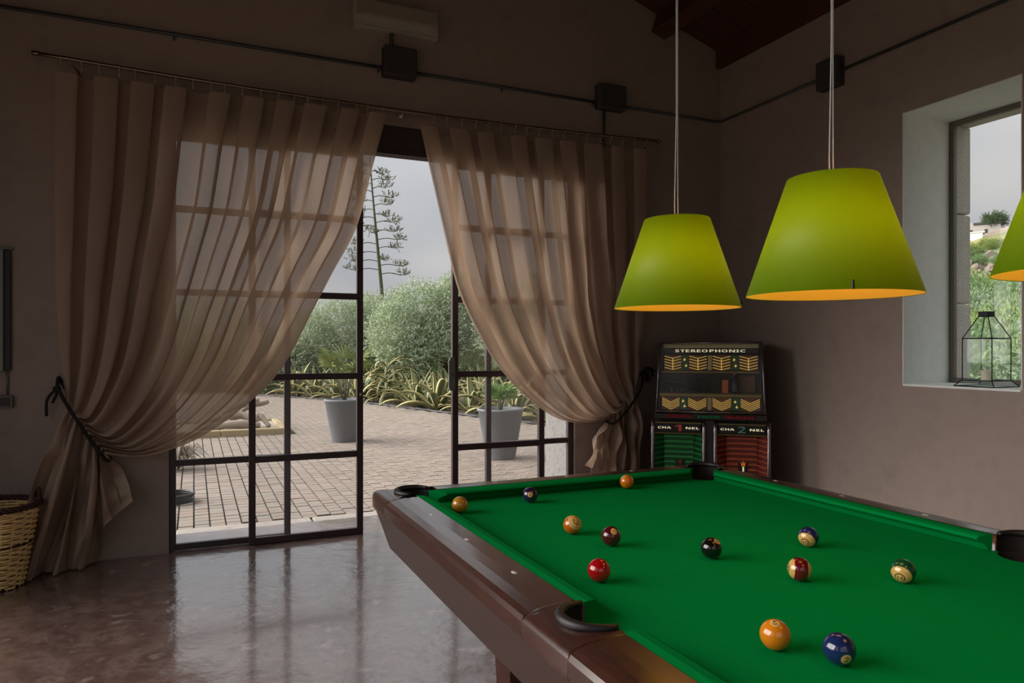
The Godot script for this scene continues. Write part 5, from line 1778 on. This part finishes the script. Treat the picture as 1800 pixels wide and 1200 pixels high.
func garden() -> void:
	planter("tall grey tapered pot seen through the glass, farther out on the paving", Vector3(2.06, -0.05, -5.6), 0)
	planter("tall grey tapered pot standing near the doors behind the handle-plate leaf", Vector3(3.55, -0.05, -3.13), 1)
	# agaves along the border
	var kinds := [agave_leaf_mesh(0.95, 0.14, 0.35, 1.2, 0.03), agave_leaf_mesh(1.05, 0.15, 0.75, 1.8, 0.03), agave_leaf_mesh(1.1, 0.15, 1.05, 1.7, 0.03), agave_leaf_mesh(0.98, 0.12, 1.32, 0.5, 0.03), agave_leaf_mesh(0.9, 0.07, 0.5, 2.3, 0.015), agave_leaf_mesh(1.0, 0.06, 0.2, 1.9, 0.015), agave_leaf_mesh(0.8, 0.07, -0.3, 1.3, 0.015)]
	var n := 0
	for k in 15:
		var z := lerpf(-16.3, -4.4, k / 14.0)
		for q in 2:
			var at := Vector3(edge_x(z) + 0.62 + q * 0.95 + rng.randf_range(-0.15, 0.2), -0.07, z + rng.randf_range(-0.25, 0.25) - q * 0.3)
			if Vector2(at.x - 4.55, at.z + 12.8).length() < 0.7: continue
			agave(at, rng.randf_range(0.75, 1.08), kinds, 22, 300 + n, "yellow-edged green agave in the border along the paving")
			n += 1
	agave(Vector3(4.55, -0.05, -12.8), 1.0, kinds, 64, 777, "withered agave with hanging narrow leaves beside the garden hose", true)
	# the tall flower stalk
	var sb := Vector3(5.72, -0.08, -17.4)
	var st := mb(0)
	var t := thing("agave_flower_stalk", "very tall agave flower stalk with stepped side branches against the sky", "flower stalk", sb)
	var tip := Vector3(-0.53, 7.58, -0.24)
	var path := []
	var rr := []
	for k in 25:
		var u := k / 24.0
		path.append(tip * u + Vector3(0.03 * sin(u * 5.0), 0, 0))
		rr.append(lerpf(0.10, 0.016, pow(u, 0.9)))
	tube(st, path, rr, 10)
	obj(st, "stalk", mats.stalk_green, t)
	var across := Vector3(0.9135, 0, 0.4067)
	for k in 26:
		var u := lerpf(0.50, 0.955, k / 25.0)
		var s := 1.0 if k % 2 == 0 else -1.0
		var l := lerpf(0.98, 0.50, k / 25.0) * rng.randf_range(0.85, 1.1)
		var yaw := rng.randf_range(-0.5, 0.5)
		if k % 5 == 4: yaw += 1.2
		var d := (Basis(Vector3.UP, yaw) * across) * s
		var p0: Vector3 = tip * u
		st = mb(0)
		var bp := smooth_path([p0, p0 + d * l * 0.35 + Vector3(0, 0.05, 0), p0 + d * l * 0.75 + Vector3(0, 0.0, 0), p0 + d * l + Vector3(0, 0.035, 0)], 10)
		tube(st, bp, 0.014, 5)
		var br := obj(st, "branch", mats.stalk_green, t)
		var cl := leaf_cloud(500 + k, [[p0 + d * l * 0.85 + Vector3(0, 0.04, 0), Vector3(0.22, 0.05, 0.20)]], 240, 0.038, 0.015, [lin(78, 78, 54), lin(88, 88, 60), lin(100, 98, 66)], Vector3(0, 1.0, 0))
		inst(cl, "seed_cluster", mats.stalk_leaf, br).set_meta("kind", "stuff")
	# olive trees
	olive("silvery olive tree with a leaning trunk behind the agaves, between the open doors", Vector3(5.88, -0.06, -14.07), [[Vector3(-0.2, 2.35, 0), Vector3(0.95, 0.75, 0.9)], [Vector3(0.75, 2.5, 0.4), Vector3(0.75, 0.75, 0.8)], [Vector3(-0.95, 1.75, 0.3), Vector3(0.7, 0.85, 0.8)], [Vector3(0.2, 1.65, 0.5), Vector3(0.9, 0.7, 0.8)], [Vector3(1.35, 1.75, 0.2), Vector3(0.7, 0.85, 0.8)], [Vector3(-0.5, 1.25, 0.6), Vector3(0.7, 0.5, 0.6)], [Vector3(0.95, 2.95, 0.1), Vector3(0.3, 0.4, 0.4)]], 64000, 21, [[Vector3(0.95, 0, 0.3), Vector3(0.8, 0.6, 0.3), Vector3(0.25, 1.25, 0.4), Vector3(0.0, 1.9, 0.3), 0.16], [Vector3(0.6, 0.85, 0.3), Vector3(1.0, 1.5, 0.2), Vector3(1.3, 2.0, 0.2), 0.09], [Vector3(0.2, 1.2, 0.3), Vector3(-0.5, 1.5, 0.4), Vector3(-0.9, 1.9, 0.3), 0.07]])
	olive("bushy olive tree behind the potted palm, seen through the left door leaf", Vector3(4.2, -0.06, -18.8), [[Vector3(0.2, 2.1, 0), Vector3(1.1, 0.8, 0.9)], [Vector3(-0.9, 1.7, 0), Vector3(0.9, 0.8, 0.9)], [Vector3(1.2, 2.3, 0), Vector3(0.9, 0.8, 0.9)], [Vector3(0.2, 1.1, 0.3), Vector3(1.5, 0.8, 0.9)], [Vector3(-1.5, 0.95, 0.3), Vector3(0.8, 0.7, 0.7)]], 46000, 22, [[Vector3(0, 0, 0), Vector3(0.1, 0.8, 0), Vector3(0.2, 1.8, 0), 0.16], [Vector3(0.1, 0.8, 0), Vector3(-0.5, 1.3, 0), Vector3(-0.9, 1.7, 0), 0.08]])
	olive("olive tree filling the panes of the door leaf with the handle plate", Vector3(8.6, -0.06, -12.4), [[Vector3(0, 2.4, 0), Vector3(1.2, 0.9, 1.0)], [Vector3(-0.9, 1.7, 0.2), Vector3(0.9, 0.9, 0.9)], [Vector3(1.1, 1.6, 0.2), Vector3(1.0, 0.9, 0.9)], [Vector3(0.0, 1.1, 0.4), Vector3(1.2, 0.7, 0.8)], [Vector3(0.4, 3.0, 0), Vector3(0.7, 0.5, 0.7)]], 40000, 23, [[Vector3(0, 0, 0), Vector3(0.1, 0.8, 0), Vector3(0, 1.9, 0), 0.15]])
	olive("olive tree dimly seen through the wide sheer curtain", Vector3(0.6, -0.06, -22.5), [[Vector3(0, 2.3, 0), Vector3(1.4, 1.0, 1.0)], [Vector3(-1.2, 1.6, 0), Vector3(1.1, 0.9, 0.9)], [Vector3(1.1, 1.5, 0), Vector3(1.0, 0.9, 0.9)]], 22000, 24, [[Vector3(0, 0, 0), Vector3(0, 0.9, 0), Vector3(0, 2.0, 0), 0.16]])
	olive("olive tree dimly seen through the narrower sheer curtain", Vector3(11.6, -0.06, -11.0), [[Vector3(0, 2.4, 0), Vector3(1.4, 1.0, 1.0)], [Vector3(-1.0, 1.5, 0), Vector3(1.0, 0.9, 0.9)], [Vector3(1.1, 1.6, 0), Vector3(1.1, 0.9, 0.9)]], 22000, 25, [[Vector3(0, 0, 0), Vector3(0, 0.9, 0), Vector3(0, 2.0, 0), 0.16]])
	# low greenery behind the border closes the view to the ground
	var bush := leaf_cloud(31, [[Vector3(0, 0.55, 0), Vector3(0.9, 0.5, 0.7)], [Vector3(0.6, 0.4, 0.2), Vector3(0.6, 0.4, 0.5)]], 9000, 0.10, 0.017, [lin(100, 122, 74), lin(112, 134, 84), lin(128, 148, 100)])
	for k in 16:
		var b := thing("shrub", "low green shrub behind the agave border", "shrub", Vector3(-3.0 + k * 1.05, -0.08, -23.2 + k * 0.62 + rng.randf_range(-0.6, 0.6)), rng.randf_range(0, TAU), "low shrubs behind the border")
		var m := inst(bush, "foliage", mats.bush_leaf, b)
		m.scale = Vector3.ONE * rng.randf_range(0.9, 1.5)
	# far ridge
	st = mb(0)
	var nz := FastNoiseLite.new()
	nz.seed = 5
	nz.frequency = 0.012
	for k in 60:
		var x0 := -260.0 + k * 11.0
		var x1 := x0 + 11.0
		var h0 := 9.0 + 5.0 * nz.get_noise_1d(x0)
		var h1 := 9.0 + 5.0 * nz.get_noise_1d(x1)
		quad(st, Vector3(x0, -2, -300), Vector3(x1, -2, -300), Vector3(x1, h1, -330), Vector3(x0, h0, -330))
		quad(st, Vector3(x0, h0, -330), Vector3(x1, h1, -330), Vector3(x1, -2, -370), Vector3(x0, -2, -370))
	var o := obj(st, "far_ridge", mats.far_hill)
	tag(o, "distant scrubby ridge low on the horizon beyond the garden", "hill", "", "structure")

# ------------------------------------------------------------------ the slope seen through the side window
func hill_y(r: float, a: float) -> float:
	var base: float = catmull([0.0, 0.2, 1.0, 2.8, 5.0, 7.6, 10.0, 12.3, 14.4, 16.3, 18.4, 18.0, 17.0], clampf((r - 8.0) / 144.0, 0.0, 1.0))
	return -0.1 + base + clampf(a - 1.01, -0.12, 0.12) * maxf(r - 60.0, 0.0) * 0.5

func hill_at(r: float, a: float) -> Vector3:
	return Vector3(sin(a) * r, hill_y(r, a), 5.2 - cos(a) * r)

func hillside() -> void:
	var n := FastNoiseLite.new()
	n.seed = 14
	n.frequency = 0.09
	n.fractal_octaves = 4
	var v := []
	var nr := 110
	var na := 70
	var st := SurfaceTool.new()
	st.begin(Mesh.PRIMITIVE_TRIANGLES)
	st.set_smooth_group(0)
	var colof := func(p: Vector3, r: float) -> Color:
		var q := n.get_noise_3d(p.x * 1.6, p.y * 3.0, p.z * 1.6)
		var w := n.get_noise_3d(p.x * 0.5 + 50.0, p.y, p.z * 0.5)
		var rock := lin(166, 152, 136).lerp(lin(120, 106, 92), clampf(q * 1.6 + 0.5, 0, 1))
		var grass := lin(122, 130, 76).lerp(lin(150, 144, 92), clampf(q + 0.5, 0, 1))
		var green := lin(84, 106, 70).lerp(lin(116, 128, 90), clampf(q + 0.5, 0, 1))
		if r < 52: return green
		if w * 6.0 + r > 94.0 and w * 6.0 + r < 114.0: return grass
		if w > 0.16: return green
		return rock
	for i in nr + 1:
		var rowv := []
		var r := 9.0 + 150.0 * pow(float(i) / nr, 1.25)
		for k in na + 1:
			var a := lerpf(0.70, 1.45, float(k) / na)
			var p := hill_at(r, a)
			if r > 20.0: p.y += n.get_noise_3d(p.x, 0, p.z) * minf((r - 20.0) * 0.02, 0.9)
			rowv.append([p, colof.call(p, r)])
		v.append(rowv)
	for i in nr:
		for k in na:
			for q in [[i, k], [i, k + 1], [i + 1, k + 1], [i, k], [i + 1, k + 1], [i + 1, k]]:
				st.set_color(v[q[0]][q[1]][1])
				st.add_vertex(v[q[0]][q[1]][0])
	var o := obj(st, "hillside", mats.hill_earth)
	tag(o, "stony scrubby hillside rising beyond the side window", "hill", "", "structure")
	# ground between the house and the hill
	st = mb(FLAT)
	span(st, Vector3(5.1, -0.6, -0.5), Vector3(60, -0.11, 40))
	var sg := obj(st, "side_ground", mats.soil)
	tag(sg, "earthy ground between the stone wall and the slope", "ground", "", "structure")
	# shrubs, thick near the house and scattered higher up
	var kinds := []
	for k in 3:
		kinds.append(leaf_cloud(60 + k, [[Vector3(0, 0.9, 0), Vector3(1.0, 0.8, 0.9)], [Vector3(0.5, 0.6, 0.3), Vector3(0.8, 0.6, 0.7)], [Vector3(-0.5, 0.6, -0.3), Vector3(0.8, 0.6, 0.7)]], 11000, 0.13, 0.020, [[lin(106, 134, 84), lin(118, 146, 94), lin(132, 158, 108)], [lin(116, 136, 106), lin(130, 150, 120), lin(150, 168, 140)], [lin(116, 136, 70), lin(128, 146, 80), lin(144, 158, 96)]][k]))
	var r2 := RandomNumberGenerator.new()
	r2.seed = 44
	var taken := []
	var tries := 0
	while taken.size() < 72 and tries < 4000:
		tries += 1
		var r := 11.5 + 36.0 * pow(r2.randf(), 0.7)
		var u := (r - 11.5) / 36.0
		var p := hill_at(r, r2.randf_range(0.92, 1.11))
		var sc := r2.randf_range(0.8, 1.15) * lerpf(0.9, 1.35, u)
		var free := true
		for q in taken:
			if Vector2(p.x - q.x, p.z - q.z).length() < 1.15 * sc: free = false
		if not free: continue
		taken.append(p)
		var b := thing("hill_shrub", "leafy green shrub on the lower slope outside the side window", "shrub", p - Vector3(0, 0.1, 0), r2.randf_range(0, TAU), "shrubs on the lower slope")
		var m := inst(kinds[taken.size() % 3], "foliage", mats.bush_leaf, b)
		m.scale = Vector3.ONE * sc
	for k in 46:
		var r := r2.randf_range(50.0, 112.0)
		var a := r2.randf_range(0.93, 1.10)
		if r > 92 and r < 112 and k % 4 > 0: continue
		var b := thing("hill_scrub", "small dark scrub bush on the stony upper slope", "shrub", hill_at(r, a), r2.randf_range(0, TAU), "scrub on the upper slope")
		var m := inst(kinds[k % 3], "foliage", mats.bush_leaf, b)
		m.scale = Vector3(1, 0.7, 1) * r2.randf_range(0.5, 1.3)
	var rocks := mb(FLAT)
	for k in 160:
		var r := r2.randf_range(56.0, 96.0)
		var p := hill_at(r, r2.randf_range(0.93, 1.10))
		var s := r2.randf_range(0.2, 0.6)
		box(rocks, Vector3.ZERO, Vector3(s * 1.6, s, s * 1.2), s * 0.25, Transform3D(Basis.from_euler(Vector3(r2.randf(), r2.randf() * 6.0, r2.randf())), p + Vector3(0, s * 0.2, 0)))
	o = obj(rocks, "rubble", mats.hill_rock, o)
	o.set_meta("kind", "stuff")
	# the house on the crest, the white hut below and the pine
	var h := thing("hilltop_house", "low stone house on the crest of the hill", "building", hill_at(127.0, 1.0) + Vector3(0, 0.35, 0), deg_to_rad(-57.0))
	st = mb(FLAT)
	slab(st, PackedVector2Array([Vector2(-2.2, -1.5), Vector2(2.4, -1.5), Vector2(2.4, 1.6), Vector2(-0.9, 1.6), Vector2(-1.4, 1.9), Vector2(-2.2, 1.2)]), -3.0, 0.0)
	obj(st, "wall", mats.far_wall, h)
	st = mb(FLAT)
	span(st, Vector3(-1.0, 1.35, -3.1), Vector3(2.6, 1.72, 0.15), 0.05)
	obj(st, "roof", mats.far_dark, h)
	for x in [-1.5, 0.4]:
		st = mb(FLAT)
		span(st, Vector3(x, 0.1, 0.0), Vector3(x + 0.4, 0.7, 0.04))
		obj(st, "window", mats.far_dark, h)
	h = thing("hillside_hut", "small white flat-roofed hut below the hilltop house", "building", hill_at(111.0, 0.990) + Vector3(0, 0.5, 0), deg_to_rad(-57.0))
	st = mb(FLAT)
	span(st, Vector3(-2.2, -1.5, -2.0), Vector3(1.3, 0.9, 0.0), 0.05)
	obj(st, "wall", mats.far_white, h)
	st = mb(FLAT)
	span(st, Vector3(-2.4, 0.9, -2.1), Vector3(1.5, 1.05, 0.1), 0.03)
	obj(st, "roof", mats.far_white, h)
	h = thing("pine_tree", "dark round-topped pine on the hill crest", "tree", hill_at(128.0, 1.013))
	st = mb(0)
	tube(st, [Vector3(0, -0.5, 0), Vector3(0.1, 1.2, 0), Vector3(0.0, 2.0, 0)], 0.14, 6)
	obj(st, "trunk", mats.bark, h)
	var m := inst(leaf_cloud(71, [[Vector3(0, 2.2, 0), Vector3(1.4, 0.55, 1.2)], [Vector3(0.7, 1.8, 0), Vector3(1.0, 0.4, 0.9)], [Vector3(-0.8, 1.8, 0), Vector3(0.8, 0.35, 0.9)]], 6000, 0.22, 0.05, [lin(66, 88, 56), lin(74, 96, 62), lin(82, 104, 70)], Vector3.ZERO), "crown", mats.bush_leaf, h)
	m.set_meta("kind", "stuff")
